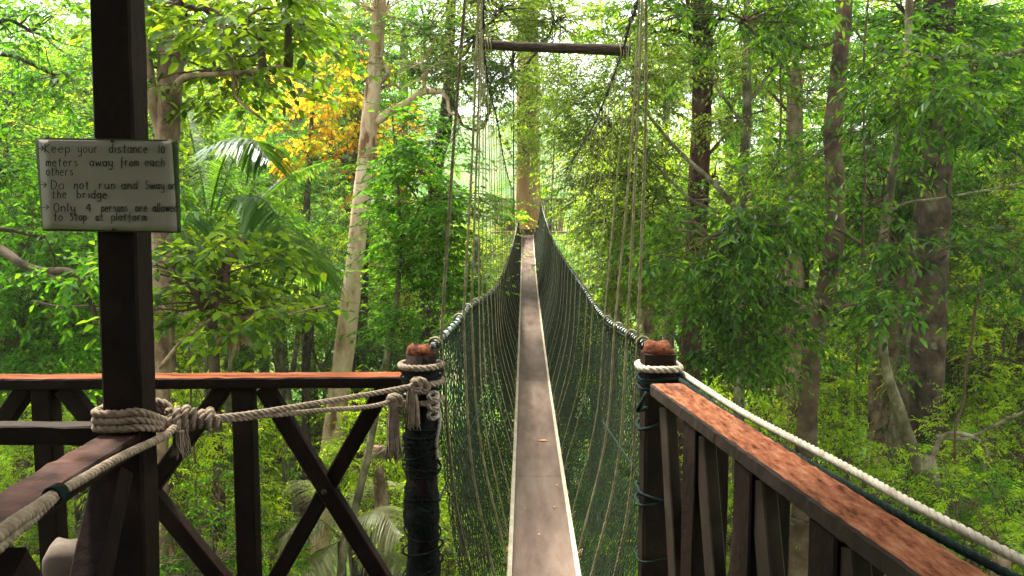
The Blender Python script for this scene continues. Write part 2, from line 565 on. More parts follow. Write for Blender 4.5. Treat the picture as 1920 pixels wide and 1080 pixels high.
CLEARN = [(13.5, 16, [(705, 110), (668, 470), (640, 700)]), (17, 12, [(840, 180), (816, 345)]), (11, 18, [(1318, 120), (1302, 480)]),
          (8.2, 20, [(1580, 0), (1566, 380), (1562, 480), (1520, 680), (1510, 860)]), (9.6, 28, [(1758, 240), (1742, 600), (1728, 940)])]
SP = {
    'layer': dict(len=.072, w=.44, n=11, twigs=7, tl=.42, flat=.22, droop=.16, hang=.3, tilt=.4, dens=1.5),
    'fine': dict(len=.062, w=.40, n=11, twigs=7, tl=.40, flat=.5, droop=.3, hang=.6, tilt=.6, fine=False, dens=1.6),
    'broad': dict(len=.070, w=.44, n=9, twigs=7, tl=.36, flat=.5, droop=.35, hang=.6, tilt=.55, curl=.2, dens=2.0),
    'lance': dict(len=.075, w=.35, n=10, twigs=7, tl=.36, flat=.5, droop=.35, hang=.7, tilt=.5, curl=.25, dens=1.6),
    'bush': dict(len=.066, w=.46, n=9, twigs=8, tl=.34, flat=.7, droop=.2, hang=.5, tilt=.6, dens=1.6),
    'big': dict(len=.084, w=.56, n=7, twigs=4, tl=.36, flat=.4, droop=.15, hang=.45, tilt=.45, curl=.15, tw=.003, dens=1.6),
}


HIGHSP = dict(len=.20, w=.5, n=9, twigs=10, tl=.9, flat=.5, droop=.25, hang=.5, tilt=.5, fine=False)


def trunk_path(px, Z, bottom=None, top_ext=4.0):
    """pixel polyline (x, y, width) top to bottom at depth Z -> world path from ground to top"""
    pts = np.array([P(x, y, Z if np.isscalar(Z) else Z[i]) for i, (x, y, w) in enumerate(px)])
    zz = [Z if np.isscalar(Z) else Z[i] for i in range(len(px))]
    rad = np.array([w * z / F / 2 for (x, y, w), z in zip(px, zz)])
    if top_ext:
        d = unit(pts[0] - pts[1])
        pts = np.vstack([pts[0] + d * top_ext, pts])
        rad = np.concatenate([[rad[0] * .7], rad])
    gz = float(ground(pts[-1][0], pts[-1][1])) - .3
    if pts[-1][2] > gz + .5:
        d = unit(pts[-1] - pts[-2])
        foot = pts[-1] + d * min(1.5, (pts[-1][2] - gz) * .3)
        h = foot[2] - gz
        base = np.array([foot[0] + d[0] * h * .25, foot[1], gz])
        pts = np.vstack([pts, (foot + base) / 2 + np.array([d[0] * h * .05, 0, 0]), base])
        rad = np.concatenate([rad, [rad[-1] * 1.06, rad[-1] * 1.5]])
    pts = pts[::-1]
    rad = rad[::-1]
    n = max(24, int(len(pts) * 8))
    p = catmull(pts, n)
    r = np.interp(np.linspace(0, len(pts) - 1, n), np.arange(len(pts)), rad)
    return p, r


TREES = []


def tree(name, label, cat, px, Z, bark, leafm, spec, blobs, seed, limbs=(), top_ext=4.0, sides=12, rough=.05, leaf2=None, group=None, high=()):
    """a tree drawn from the photograph: trunk, limbs and leafy masses, all at their own depth"""
    g = np.random.default_rng(seed)
    p, r = trunk_path(px, Z, top_ext=top_ext)
    root = empty(name, p[0], label, cat, group)
    mb = MB()
    tube(mb, p, r, sides, rough=rough, rg=g)
    # root flare / knots
    tk = mb.build('trunk', M[bark], root)
    wood, leaf = MB(), MB()
    zz = Z if np.isscalar(Z) else Z[0]
    limb_paths = []
    for pts, w0, w1 in limbs:
        q = np.array([P(a[0], a[1], a[2] if len(a) > 2 else zz) for a in pts])
        q = catmull(q, len(q) * 7)
        zc = q[:, 1]
        lm = MB()
        tube(lm, q, np.linspace(w0, w1, len(q)) * zc / F / 2, 8, rough=.08, rg=g)
        lm.build('limb', M[bark], tk)
        limb_paths.append(q)
    allp = np.vstack([p] + limb_paths)
    for b in blobs:
        bx, by, rx, ry, ns = b[:5]
        bz = b[5] if len(b) > 5 else zz
        c = P(bx, by, bz)
        rr = np.array([rx * bz / F, max(.35, .7 * rx * bz / F), ry * bz / F])
        # nearest wood a little below the mass
        dd = np.linalg.norm(allp - (c - Z3 * rr[2] * .4), axis=1)
        st = allp[int(np.argmin(dd))]
        fill_blob(g, leaf, wood, c, rr, ns, SP[spec] if isinstance(spec, str) else spec, st, max(.01, min(.05, r[-1] * .5)))
    for (hx, hy, hz, hr, hn) in high:              # unseen crown added above the view to shade the near foliage
        tp = p[-1]
        hw, hl = MB(), MB()
        fill_blob(g, hl, hw, (hx, hy, hz), (hr, hr, hr * .6), hn, HIGHSP, tp, .06, twigs=False)
        hw.build('shade_branches', M['twig'], root)
        hl.build('shade_crown', M[leafm], root, smooth=False)
    if wood.n:
        wood.build('branches', M['twig'] if bark != 'bark_pale' else M['bark_pale'], root)
    if leaf.n:
        leaf.build('crown', M[leafm], root, smooth=False)
    TREES.append((root, label))
    return root


exec_named = True
# ---- trunks and crowns the photograph shows one by one
tree('broadleaf_tree', 'brown forked tree just right of the sign post with broad yellow green leaves', 'tree',
     [(322, 95, 44), (316, 200, 42), (312, 300, 42), (304, 440, 36), (303, 600, 36), (300, 780, 34), (300, 1060, 34)], 6.2, 'bark_brown', 'leaf_big', 'big',
     [(385, 55, 85, 50, 18), (480, 55, 70, 50, 13, 5.4), (440, 140, 90, 40, 16), (345, 10, 70, 30, 8, 5.2), (300, 130, 40, 50, 4), (530, 20, 60, 40, 9, 5.0),
      (420, 490, 70, 26, 7, 5.4), (390, 562, 85, 26, 10, 5.2), (480, 585, 70, 18, 8, 5.2), (330, 520, 40, 40, 4, 5.0), (455, 450, 40, 20, 3, 5.4), (350, 460, 30, 20, 2, 5.2)], 21,
     limbs=[([(304, 255, 6.2), (285, 180, 6.15), (268, 60, 6.1), (262, -60, 6.1)], 24, 20), ([(318, 190, 6.1), (338, 150, 5.9), (380, 140, 5.7), (460, 135, 5.5), (540, 122, 5.4)], 14, 5),
            ([(405, 20, 5.4), (430, 100, 5.4), (438, 150, 5.4), (445, 185, 5.4), (500, 230, 5.4)], 9, 4),
            ([(302, 570, 6.0), (320, 585, 5.6), (400, 592, 5.2), (500, 597, 5.0), (560, 585, 4.9), (610, 573, 4.9)], 10, 3),
            ([(300, 690, 6), (340, 640, 5.6), (380, 610, 5.3), (410, 585, 5.2)], 7, 3),
            ([(310, 930, 6), (340, 980, 5.6), (390, 1040, 5.3), (430, 1085, 5.2)], 8, 6)], high=[(-3.6, 7.2, 9.5, 3.0, 45)])

tree('pale_barked_tree', 'tall pale tan tree with flaking patches rising behind the left railing', 'tree',
     [(708, 60, 25), (703, 130, 28), (692, 240, 31), (683, 330, 32), (668, 470, 34), (650, 620, 37), (632, 760, 40), (612, 920, 44), (594, 1070, 48)], 13.5, 'bark_pale', 'leaf_mid', 'layer',
     [(700, 20, 90, 50, 22), (620, 60, 70, 50, 12), (790, 120, 60, 40, 12), (860, 235, 40, 20, 6)], 22,
     limbs=[([(690, 248), (705, 228), (735, 208), (768, 190), (795, 172), (830, 172)], 20, 10), ([(704, 160), (716, 150), (728, 135), (722, 122)], 14, 8),
            ([(706, 168), (722, 163), (738, 158), (750, 168)], 8, 4)], sides=16, rough=.04, high=[(-3.0, 13.0, 12.5, 3.6, 45)])

tree('curved_tree', 'curved tan trunk beyond the pale tree with dark small leaved crown', 'tree',
     [(842, 120, 20), (840, 185, 24), (832, 250, 27), (820, 295, 28), (816, 345, 26), (818, 420, 26), (800, 620, 28), (795, 900, 30)], 17, 'bark_grey', 'leaf_olive', 'layer',
     [(800, 60, 80, 70, 40, 15), (890, 70, 70, 80, 36, 14), (960, 120, 60, 70, 28, 14), (860, 140, 60, 45, 18, 15), (940, 20, 90, 40, 26, 13), (1040, 40, 70, 50, 22, 13)], 23,
     limbs=[([(848, 192), (858, 215), (868, 235), (892, 243), (905, 240)], 8, 3)])

tree('platform_tree', 'straight orange tan trunk wrapped in climbing leaves holding the far platform', 'tree',
     [(990, -40, 36), (990, 120, 40), (990, 240, 42), (991, 330, 44), (992, 440, 50), (993, 560, 56)], 20.9, 'bark_orange', 'leaf_lime', 'layer',
     [(982, 285, 18, 22, 9, 20.3), (990, 215, 22, 40, 20, 20.2), (990, 130, 26, 50, 22, 20.2), (985, 40, 60, 60, 36, 20.2), (1035, 250, 30, 25, 9, 20.5)], 24, sides=18, rough=.02)

tree('slanted_sapling', 'slanted dark sapling with flat tiers of green leaves, left of the bridge posts', 'tree',
     [(742, 300, 4), (748, 380, 6), (750, 470, 8), (744, 560, 10), (730, 650, 12), (708, 760, 13), (688, 860, 15), (660, 980, 16), (640, 1070, 17)], 8.0, 'bark_thin', 'leaf_mid', 'layer',
     [(745, 250, 35, 22, 7), (755, 292, 55, 22, 10), (780, 322, 70, 24, 13), (805, 375, 75, 26, 14), (725, 388, 24, 14, 4), (770, 408, 60, 26, 11),
      (820, 440, 40, 26, 8), (730, 455, 30, 24, 5), (775, 485, 60, 28, 10), (815, 510, 36, 24, 6), (800, 560, 50, 28, 7), (745, 610, 30, 20, 3)], 25, top_ext=.5,
     limbs=[([(690, 862), (712, 850), (740, 828), (760, 812)], 6, 3), ([(780, 615), (800, 595), (830, 585), (872, 578)], 8, 6)])

tree('orange_leaved_tree', 'tree of orange and yellow leaves glowing behind the palm', 'tree',
     [(585, 200, 6), (580, 300, 10), (575, 420, 12), (572, 640, 14), (575, 800, 15), (574, 960, 16)], 15.5, 'bark_thin', 'leaf_orange', dict(SP['broad'], len=.105, w=.62, twigs=4, dens=1.5, sig=1.05),
     [(575, 175, 70, 55, 15), (650, 175, 60, 50, 14), (530, 225, 55, 40, 7), (640, 235, 70, 45, 14), (600, 120, 60, 40, 7), (700, 290, 60, 45, 9), (560, 280, 60, 30, 5), (750, 270, 45, 30, 4), (735, 330, 40, 30, 5), (660, 290, 60, 40, 8)], 26, top_ext=1)

tree('dark_trunk_tree', 'dark red brown straight trunk right of the bridge among thin branches', 'tree',
     [(1318, 40, 36), (1318, 140, 37), (1314, 260, 38), (1308, 400, 38), (1302, 520, 38), (1296, 650, 40), (1288, 800, 42)], 11, 'bark_red', 'leaf_deep', 'layer',
     [(1290, 20, 90, 50, 22), (1380, 40, 70, 40, 14), (1230, 60, 60, 50, 12), (1330, 150, 60, 40, 8, 10.5), (1340, 330, 40, 40, 4)], 27,
     limbs=[([(1320, 300), (1350, 265), (1385, 225), (1440, 205)], 7, 3)], high=[(1.6, 11.0, 10.5, 4.0, 80)])

tree('slender_tree', 'slender grey tree with a fine yellowish crown spreading over the bridge', 'tree',
     [(1400, 40, 12), (1400, 130, 15), (1400, 230, 18), (1394, 330, 18), (1392, 460, 19), (1388, 620, 20), (1385, 800, 22)], 9.0, 'bark_thin', 'leaf_olive', 'fine',
     [(1120, 200, 80, 60, 30, 10), (1200, 150, 70, 60, 26, 9.5), (1115, 290, 50, 50, 18, 10.5), (1180, 330, 80, 60, 28, 10), (1260, 400, 70, 60, 22, 10), (1150, 420, 60, 60, 24, 10.5),
      (1200, 490, 80, 60, 26, 10), (1160, 545, 30, 34, 9, 10.5), (1440, 130, 70, 60, 18), (1460, 330, 50, 40, 9), (1350, 230, 45, 40, 7), (1050, 160, 40, 40, 8, 11)], 28,
     limbs=[([(1385, 400), (1340, 345, 9.2), (1270, 280, 9.6), (1210, 210, 10), (1185, 190, 10)], 11, 4), ([(1350, 400, 9.2), (1290, 370, 9.5), (1230, 310, 9.8), (1150, 240, 10)], 8, 3),
            ([(1396, 240), (1370, 200), (1340, 160), (1335, 140)], 8, 3), ([(1398, 200), (1420, 170), (1450, 130), (1490, 95), (1550, 70)], 8, 3), ([(1330, 375, 9.3), (1280, 375, 9.6), (1220, 365, 10)], 5, 2)])

tree('leaning_tree', 'leaning banded trunk right of the slender tree, thicker toward its base', 'tree',
     [(1588, -60, 27), (1580, 60, 28), (1570, 160, 30), (1562, 260, 33), (1566, 380, 34), (1562, 480, 34), (1540, 580, 37), (1520, 680, 37), (1512, 820, 39), (1505, 960, 40), (1498, 1075, 42)], 8.2, 'bark_banded', 'leaf_deep', 'broad',
     [(1385, 420, 90, 50, 14, 7), (1340, 540, 80, 90, 18, 7), (1425, 550, 60, 70, 10, 7.2), (1320, 450, 60, 70, 10, 6.6), (1390, 650, 80, 60, 12, 7.2),
      (1460, 400, 60, 24, 6, 7), (1480, 30, 70, 40, 7, 7.5), (1640, 580, 50, 60, 5, 8.4), (1450, 320, 60, 40, 4, 7.6), (1400, 40, 110, 50, 10, 7)], 29,
     limbs=[([(1548, 590), (1545, 572, 8), (1530, 566, 7.9), (1505, 578, 7.8), (1485, 605, 7.7), (1465, 625, 7.6), (1430, 632, 7.5)], 13, 7),
            ([(1620, 460, 7.6), (1570, 430, 7.4), (1520, 408, 7.2), (1470, 405, 7), (1420, 420, 7), (1380, 445, 6.9)], 7, 3),
            ([(1560, 500, 8), (1600, 480, 7.8), (1650, 470, 7.6)], 7, 5), ([(1566, 255, 8), (1600, 248, 7.8), (1650, 240, 7.6)], 5, 3), ([(1566, 262, 8), (1530, 290, 7.8), (1470, 320, 7.6), (1400, 370, 7.4)], 6, 3),
            ([(1575, 70, 8), (1530, 90, 7.8), (1470, 75, 7.6), (1430, 70, 7.4), (1390, 40, 7.2)], 9, 4), ([(1600, 52), (1625, 82), (1655, 85)], 5, 3)], high=[(3.2, 8.5, 9.5, 3.4, 60)])

tree('thin_bent_tree', 'thin bent grey stem crossing in front of the thick trunk at right', 'tree',
     [(1706, -20, 13), (1702, 80, 12), (1690, 190, 15), (1680, 280, 15), (1664, 390, 16), (1652, 480, 16), (1650, 560, 15), (1660, 680, 18), (1690, 780, 22), (1725, 880, 24), (1765, 970, 26)], 6.6, 'bark_thin', 'leaf_deep', 'broad',
     [(1690, 130, 60, 40, 7, 6), (1730, 190, 40, 14, 4, 5.6), (1640, 120, 60, 40, 6, 6.2), (1830, 150, 70, 50, 7, 6), (1670, 590, 40, 50, 4, 6), (1840, 230, 60, 40, 4, 6), (1620, 300, 50, 40, 4, 6.4),
      (1850, 480, 60, 50, 5, 5.8), (1670, 440, 40, 40, 3, 6)], 30,
     limbs=[([(1735, 900), (1765, 820), (1820, 818), (1850, 850), (1845, 890), (1870, 940)], 10, 7), ([(1755, 818), (1810, 822), (1880, 790), (1925, 770)], 7, 5), ([(1700, 100, 6.4), (1760, 110, 6), (1800, 122, 6), (1850, 110, 6), (1930, 92, 6)], 8, 9),
            ([(1662, 400), (1700, 380), (1760, 372), (1830, 360), (1930, 340)], 5, 3)], top_ext=2)

tree('thick_grey_tree', 'thickest grey brown trunk near the right edge of the view', 'tree',
     [(1762, -40, 52), (1760, 120, 54), (1756, 260, 55), (1750, 420, 56), (1742, 600, 58), (1736, 760, 62), (1730, 900, 66), (1728, 1000, 72)], 9.6, 'bark_grey', 'leaf_mid', 'layer',
     [(1700, 30, 90, 50, 20), (1820, 40, 90, 50, 20), (1880, 130, 70, 60, 16), (1860, 220, 60, 40, 8), (1660, 90, 50, 40, 8)], 31, sides=18, rough=.03, high=[(4.6, 10.5, 10.5, 3.8, 70)])

tree('thin_dark_tree', 'thin dark trunk standing behind between the leaning and thick trunks', 'tree',
     [(1712, 180, 12), (1705, 300, 15), (1700, 420, 16), (1692, 560, 17), (1686, 700, 18), (1680, 860, 19), (1678, 930, 19)], 13, 'bark_red', 'leaf_mid', 'layer',
     [(1700, 180, 80, 50, 20), (1640, 260, 60, 50, 14), (1770, 280, 60, 50, 12), (1650, 420, 50, 40, 9)], 32)

tree('slim_tree', 'slim dark trunk seen through the gap between two left railing posts', 'tree',
     [(392, 560, 12), (390, 700, 13), (388, 850, 14), (386, 1000, 15), (385, 1075, 15)], 9.5, 'bark_thin', 'leaf_mid', 'bush',
     [(390, 440, 80, 50, 20), (340, 490, 60, 40, 12), (450, 520, 60, 40, 12)], 33, top_ext=1)
tree('slim_tree', 'thin pale leaning stem right of the slim dark trunk below the left rail', 'tree',
     [(440, 560, 7), (432, 680, 8), (424, 800, 10), (416, 940, 11), (410, 1070, 12)], 8.8, 'bark_thin', 'leaf_lime', 'bush',
     [(450, 500, 60, 40, 10)], 34, top_ext=.5)
tree('slim_tree', 'knobbly small trunk under the palm, left of the pale tan tree', 'tree',
     [(592, 560, 14), (582, 610, 18), (574, 680, 17), (574, 780, 17), (573, 880, 19), (570, 960, 20)], 12.5, 'bark_grey', 'leaf_deep', 'bush',
     [(560, 540, 60, 40, 16), (510, 560, 50, 40, 10), (580, 490, 40, 34, 10), (520, 480, 50, 40, 10)], 35, top_ext=.5,
     limbs=[([(582, 640), (600, 690), (618, 660), (625, 640)], 6, 3)])
tree('slim_tree', 'thin leaning dark stem left of the knobbly small trunk', 'tree',
     [(562, 590, 9), (556, 650, 10), (545, 720, 10), (538, 790, 10)], 13.5, 'bark_thin', 'leaf_mid', 'bush', [(560, 560, 50, 35, 9)], 36, top_ext=.5)
tree('slim_tree', 'slim grey trunk seen through the net left of the walkway', 'tree',
     [(893, 520, 16), (890, 640, 20), (884, 800, 22), (878, 950, 22), (872, 1075, 24)], 9.5, 'bark_thin', 'leaf_deep', 'layer', [(866, 550, 24, 28, 7), (840, 620, 36, 36, 8)], 37, top_ext=.5)
tree('leafy_tree', 'tree beyond the left edge sending a brown forked branch behind the sign post', 'tree',
     [(-190, 200, 44), (-200, 480, 46), (-210, 800, 50)], 6.5, 'bark_grey', 'leaf_mid', 'bush',
     [(60, 560, 90, 60, 30, 7.5), (130, 640, 60, 60, 20, 7.5), (30, 660, 70, 60, 22, 7.5), (110, 470, 70, 50, 18, 7.5), (20, 330, 60, 60, 16, 8), (150, 510, 30, 20, 3, 5.6), (60, 60, 90, 50, 12, 8), (120, 150, 40, 40, 5, 8)], 38,
     limbs=[([(-200, 420, 6.5), (-80, 440, 6.2), (0, 468, 6), (40, 494, 5.9), (80, 508, 5.8), (130, 508, 5.7), (182, 530, 5.6), (215, 560, 5.6)], 22, 8),
            ([(80, 508, 5.8), (120, 530, 5.7), (150, 545, 5.6), (172, 572, 5.6), (182, 610, 5.6)], 12, 9), ([(60, 565, 5.9), (110, 574, 5.8), (185, 574, 5.7)], 5, 4),
            ([(104, 500, 5.8), (100, 475, 5.8), (85, 445, 5.8)], 4, 2)])

gv = np.random.default_rng(44)
for (x0, y0, x1, y1, z_, nm) in ((1622, -30, 1608, 700, 7.4, 'long straight'), (1838, 520, 1790, 860, 6.0, 'dark slanting'), (1480, -20, 1440, 420, 7.8, 'thin looping'), (352, 640, 372, 1080, 7.0, 'short thin')):
    mb = MB()
    q = np.array([P(x0 + (x1 - x0) * t + gv.normal(0, 6), y0 + (y1 - y0) * t, z_) for t in np.linspace(0, 1, 7)])
    tube(mb, catmull(q, 40), .011, 6, rough=.1, rg=gv)
    o = mb.build('liana', M['twig'])
    tag(o, {'long straight': 'long thin liana hanging between the leaning trunk and the thin bent stem', 'dark slanting': 'dark slanting liana at right of the thick grey trunk',
            'thin looping': 'thin liana hanging left of the leaning trunk, high up', 'short thin': 'thin stem hanging below the left rail, right of the forked tree'}[nm], 'liana')

# ---- foliage types for the trees that fill the slope, each shared by copies
CR = {}


def crown_proto(key, spec, r, nsub, leafm, seed, lobes=5):
    g = np.random.default_rng(seed)
    leaf, wood = MB(), MB()
    for k in range(lobes):
        c = unit(g.normal(0, 1, 3)) * np.array(r) * .55 * (k > 0) + np.array([0, 0, r[2] * .15])
        fill_blob(g, leaf, wood, c, np.array(r) * g.uniform(.5, .75), nsub // lobes, spec, (0, 0, -r[2] * .8), .03)
    CR[key] = (leaf.mesh('crown', M[leafm], False), wood.mesh('branches', M['twig']))


crown_proto('mid_a', SP['layer'], (1.5, 1.5, 1.1), 60, 'leaf_mid', 51)
crown_proto('mid_b', SP['bush'], (1.4, 1.4, 1.3), 66, 'leaf_mid', 52, 6)
crown_proto('deep_a', SP['layer'], (1.5, 1.5, 1.2), 60, 'leaf_deep', 53)
crown_proto('deep_b', SP['lance'], (1.4, 1.4, 1.2), 60, 'leaf_deep', 54, 6)
crown_proto('lime_a', SP['bush'], (1.4, 1.4, 1.1), 62, 'leaf_lime', 55)
crown_proto('lime_b', SP['lance'], (1.3, 1.3, 1.0), 54, 'leaf_lime', 56)
crown_proto('olive_a', SP['fine'], (1.5, 1.5, 1.2), 64, 'leaf_olive', 57)
FARSP = dict(len=.17, w=.5, n=10, twigs=12, tl=.8, flat=.5, droop=.25, hang=.5, tilt=.5, fine=False)
crown_proto('far_a', FARSP, (3.2, 3.2, 2.6), 90, 'leaf_far', 58, 7)
crown_proto('far_b', FARSP, (3.0, 3.0, 3.2), 90, 'leaf_mid', 59, 7)
crown_proto('far_c', FARSP, (3.0, 3.0, 2.4), 80, 'leaf_lime', 60, 7)

TONE = {'mid': 'mid green', 'deep': 'deep green', 'lime': 'yellow green', 'oliv': 'fine leaved olive', 'far_': 'hazy distant'}
FILL = []


def fill_tree(px, py, Y, key, s, g):
    c = P(px, py, Y)
    gz = float(ground(c[0], c[1]))
    hr = CR_R[key] * s
    if c[2] - hr < gz:
        c[2] = gz + hr * .9
    base = np.array([c[0] + g.normal(0, .5), c[1] + g.normal(0, .5), gz - .2])
    root = bpy.data.objects.new('understorey_tree' if Y < 30 else 'forest_tree', None)
    COL.objects.link(root)
    root.location = base
    tp = c - np.array([0, 0, hr * .75])
    mid = (base + tp) / 2 + g.normal(0, .15, 3) * np.array([1, 1, 0])
    h = max(.5, c[2] - gz)
    mb = MB()
    pth = catmull([base, mid, tp, c], 16)
    r0 = .025 + .012 * h * (1 if Y < 30 else 1.3)
    tube(mb, pth, np.linspace(r0, r0 * .35, 16), 7, rough=.05, rg=g)
    mb.build('trunk', M[['bark_thin', 'bark_grey', 'bark_brown'][int(g.integers(3))]], root)
    leaf, wood = CR[key]
    rot = g.uniform(0, 6.28)
    for nm, me in (('crown', leaf), ('branches', wood)):
        o = bpy.data.objects.new(nm, me)
        COL.objects.link(o)
        o.parent = root
        o.location = [float(v) for v in (c - base)]
        o.rotation_euler = (g.normal(0, .12), g.normal(0, .12), rot)
        o.scale = (s, s, s * g.uniform(.85, 1.1))
    FILL.append((root, c, key, Y))


CR_R = {'mid_a': 1.1, 'mid_b': 1.3, 'deep_a': 1.2, 'deep_b': 1.2, 'lime_a': 1.1, 'lime_b': 1.0, 'olive_a': 1.2, 'far_a': 2.6, 'far_b': 3.2, 'far_c': 2.4}


def blocked(px, py, Y, rp):
    if Y < 22 and 985 - rp - 40 < px < 985 + rp + 60 and py - rp < 760:      # keep the walkway free
        if py - rp < 700:
            return True
    if Y < 70 and abs(px - 905) < 150 + rp * .55 and 170 - rp * .5 < py < 420 + rp * .3:     # the pale valley opening
        return True
    for (sx, sy, sr) in ((70, 50, 60), (1475, 245, 34), (1270, 270, 32), (530, 180, 25), (1050, 150, 15), (1640, 260, 15), (1850, 300, 15)):   # gaps of open sky
        if Y < 70 and math.hypot(px - sx, py - sy) < sr + rp * .6:
            return True
    for Zt, w_, pts in CLEAR:                   # do not grow in front of trunks the photograph shows
        if Y < Zt + .6:
            for (ax, ay), (bx_, by_) in zip(pts[:-1], pts[1:]):
                if min(ay, by_) - rp * .3 <= py <= max(ay, by_) + rp * .3:
                    t = np.clip((py - ay) / max(1, by_ - ay), 0, 1)
                    if abs(px - (ax + (bx_ - ax) * t)) < w_ + rp * .85:
                        return True
    return False


CLEAR = [(13.5, 10, [(705, 100), (668, 470), (640, 700)]), (13.5, 0, [(640, 700), (594, 1070)]), (17, 5, [(840, 180), (816, 345)]), (11, 8, [(1318, 120), (1302, 560)]),
         (8.2, 12, [(1580, 0), (1562, 480), (1520, 680), (1500, 1000)]), (9.6, 20, [(1758, 240), (1736, 760), (1728, 960)]), (11.5, -20, [(590, 120), (600, 320)]), (7.6, 0, [(430, 250), (450, 500)]), (8.6, 60, [(640, 920), (640, 1040)]), (13.5, 10, [(640, 700), (594, 1070)])]
gf = np.random.default_rng(77)


def layer(Y0, Y1, nx, ny, y0, y1, keysfn, s0, s1, x0=-120, x1=2040, keep=1.0):
    for j in range(ny):
        for i in range(nx):
            px = x0 + (x1 - x0) * (i + gf.uniform(.05, .95)) / nx
            py = y0 + (y1 - y0) * (j + gf.uniform(.05, .95)) / ny
            Y = gf.uniform(Y0, Y1)
            key = keysfn(px, py)
            s = gf.uniform(s0, s1)
            k = gf.uniform()
            rp = CR_R[key] * s * F / Y
            if k > keep or blocked(px, py, Y, rp):
                continue
            fill_tree(px, py, Y, key, s, gf)


def pick(opts):
    return opts[int(gf.integers(len(opts)))]


def keys_low(px, py):
    if px < 950:
        return pick(['lime_a', 'mid_b', 'lime_b', 'lime_a', 'lime_b'])
    return pick(['mid_b', 'lime_a', 'lime_b', 'mid_a', 'lime_b'])


def keys_near(px, py):
    return pick(['lime_b', 'mid_b', 'lime_a', 'deep_b'])


def keys_mid(px, py):
    if px < 950:
        return pick(['mid_a', 'mid_b', 'deep_a', 'mid_b', 'lime_a', 'deep_b'])
    if px < 1300:
        return pick(['olive_a', 'olive_a', 'mid_b', 'lime_a'])
    return pick(['deep_a', 'mid_b', 'deep_b', 'mid_a', 'lime_a', 'olive_a'])


def keys_far(px, py):
    return pick(['far_a', 'far_b', 'far_b', 'far_c'])


layer(5.5, 7.5, 4, 1, 930, 1120, keys_near, .42, .6, x0=290, x1=740)
layer(5.5, 7.5, 4, 1, 900, 1100, keys_near, .42, .6, x0=1500, x1=1960)
layer(7, 9, 5, 1, 760, 1000, keys_near, .5, .7, x0=-60, x1=740)
layer(7, 9, 4, 1, 700, 960, keys_near, .5, .7, x0=1340, x1=1960)
layer(7, 10, 5, 2, 720, 1080, keys_near, .5, .7, x0=280, x1=780)
layer(7, 10, 3, 2, 640, 1080, keys_near, .5, .7, x0=1560, x1=1960)
layer(8.5, 11, 10, 1, 880, 1150, keys_low, .6, .85)
layer(11, 14, 9, 2, 640, 1100, keys_low, .8, 1.1)
layer(9, 13, 3, 4, 100, 720, keys_mid, .8, 1.1, x0=-150, x1=330)
layer(10, 14, 4, 4, 60, 760, keys_mid, .8, 1.1, x0=1450, x1=2060)
layer(13, 17, 10, 3, 60, 680, keys_mid, .9, 1.3, keep=.9)
layer(15, 20, 9, 2, 560, 1000, keys_low, 1.0, 1.4)
layer(17, 22, 12, 3, 20, 620, keys_mid, 1.1, 1.6)
layer(20, 27, 11, 2, 540, 860, keys_low, 1.2, 1.7)
layer(22, 28, 12, 3, 20, 560, keys_mid, 1.4, 1.9)
layer(28, 42, 13, 2, 300, 640, keys_far, .8, 1.2)
layer(30, 45, 12, 2, 20, 330, keys_far, .9, 1.3, keep=.95)

# labels that single out each filling tree by tone, height and what it stands between
ZX = [(170, 'left of the sign post'), (330, 'behind the sign post'), (480, 'behind the palm'), (640, 'left of the pale tan trunk'), (800, 'right of the pale tan trunk'),
      (990, 'left of the bridge'), (1170, 'right of the bridge'), (1310, 'left of the dark red trunk'), (1400, 'behind the slender tree'), (1540, 'left of the leaning trunk'),
      (1720, 'left of the thick grey trunk'), (9999, 'right of the thick grey trunk')]
cells = {}
for root, c, key, Y in FILL:
    x, y = project(c)
    zx = next(t for lim, t in ZX if x < lim)
    zy = 'up high' if y < 330 else 'at eye level' if y < 580 else 'below rail height' if y < 800 else 'low down'
    kind = 'distant tree' if Y > 28 else 'bushy tree' if Y > 17 else 'small tree'
    tone = {'far_a': 'hazy green', 'far_b': 'dense green', 'far_c': 'pale yellow green'}.get(key, TONE[key[:4].rstrip('_')] if key[:4].rstrip('_') in TONE else TONE[key[:4]])
    cells.setdefault((tone, kind, zx, zy), []).append((Y, root))
ORD = [''] * 0 + ['nearest', 'second nearest', 'third nearest', 'fourth nearest', 'fifth nearest', 'sixth nearest', 'seventh nearest', 'eighth nearest', 'ninth nearest', 'tenth nearest', 'eleventh nearest', 'twelfth nearest']
for (tone, kind, zx, zy), lst in cells.items():
    lst.sort(key=lambda t: t[0])
    for k, (Y, root) in enumerate(lst):
        pre = '' if len(lst) == 1 else ORD[k] + ' '
        tag(root, f'{pre}{tone} {kind} {zx}, {zy}', 'tree', 'trees filling the forest slope')


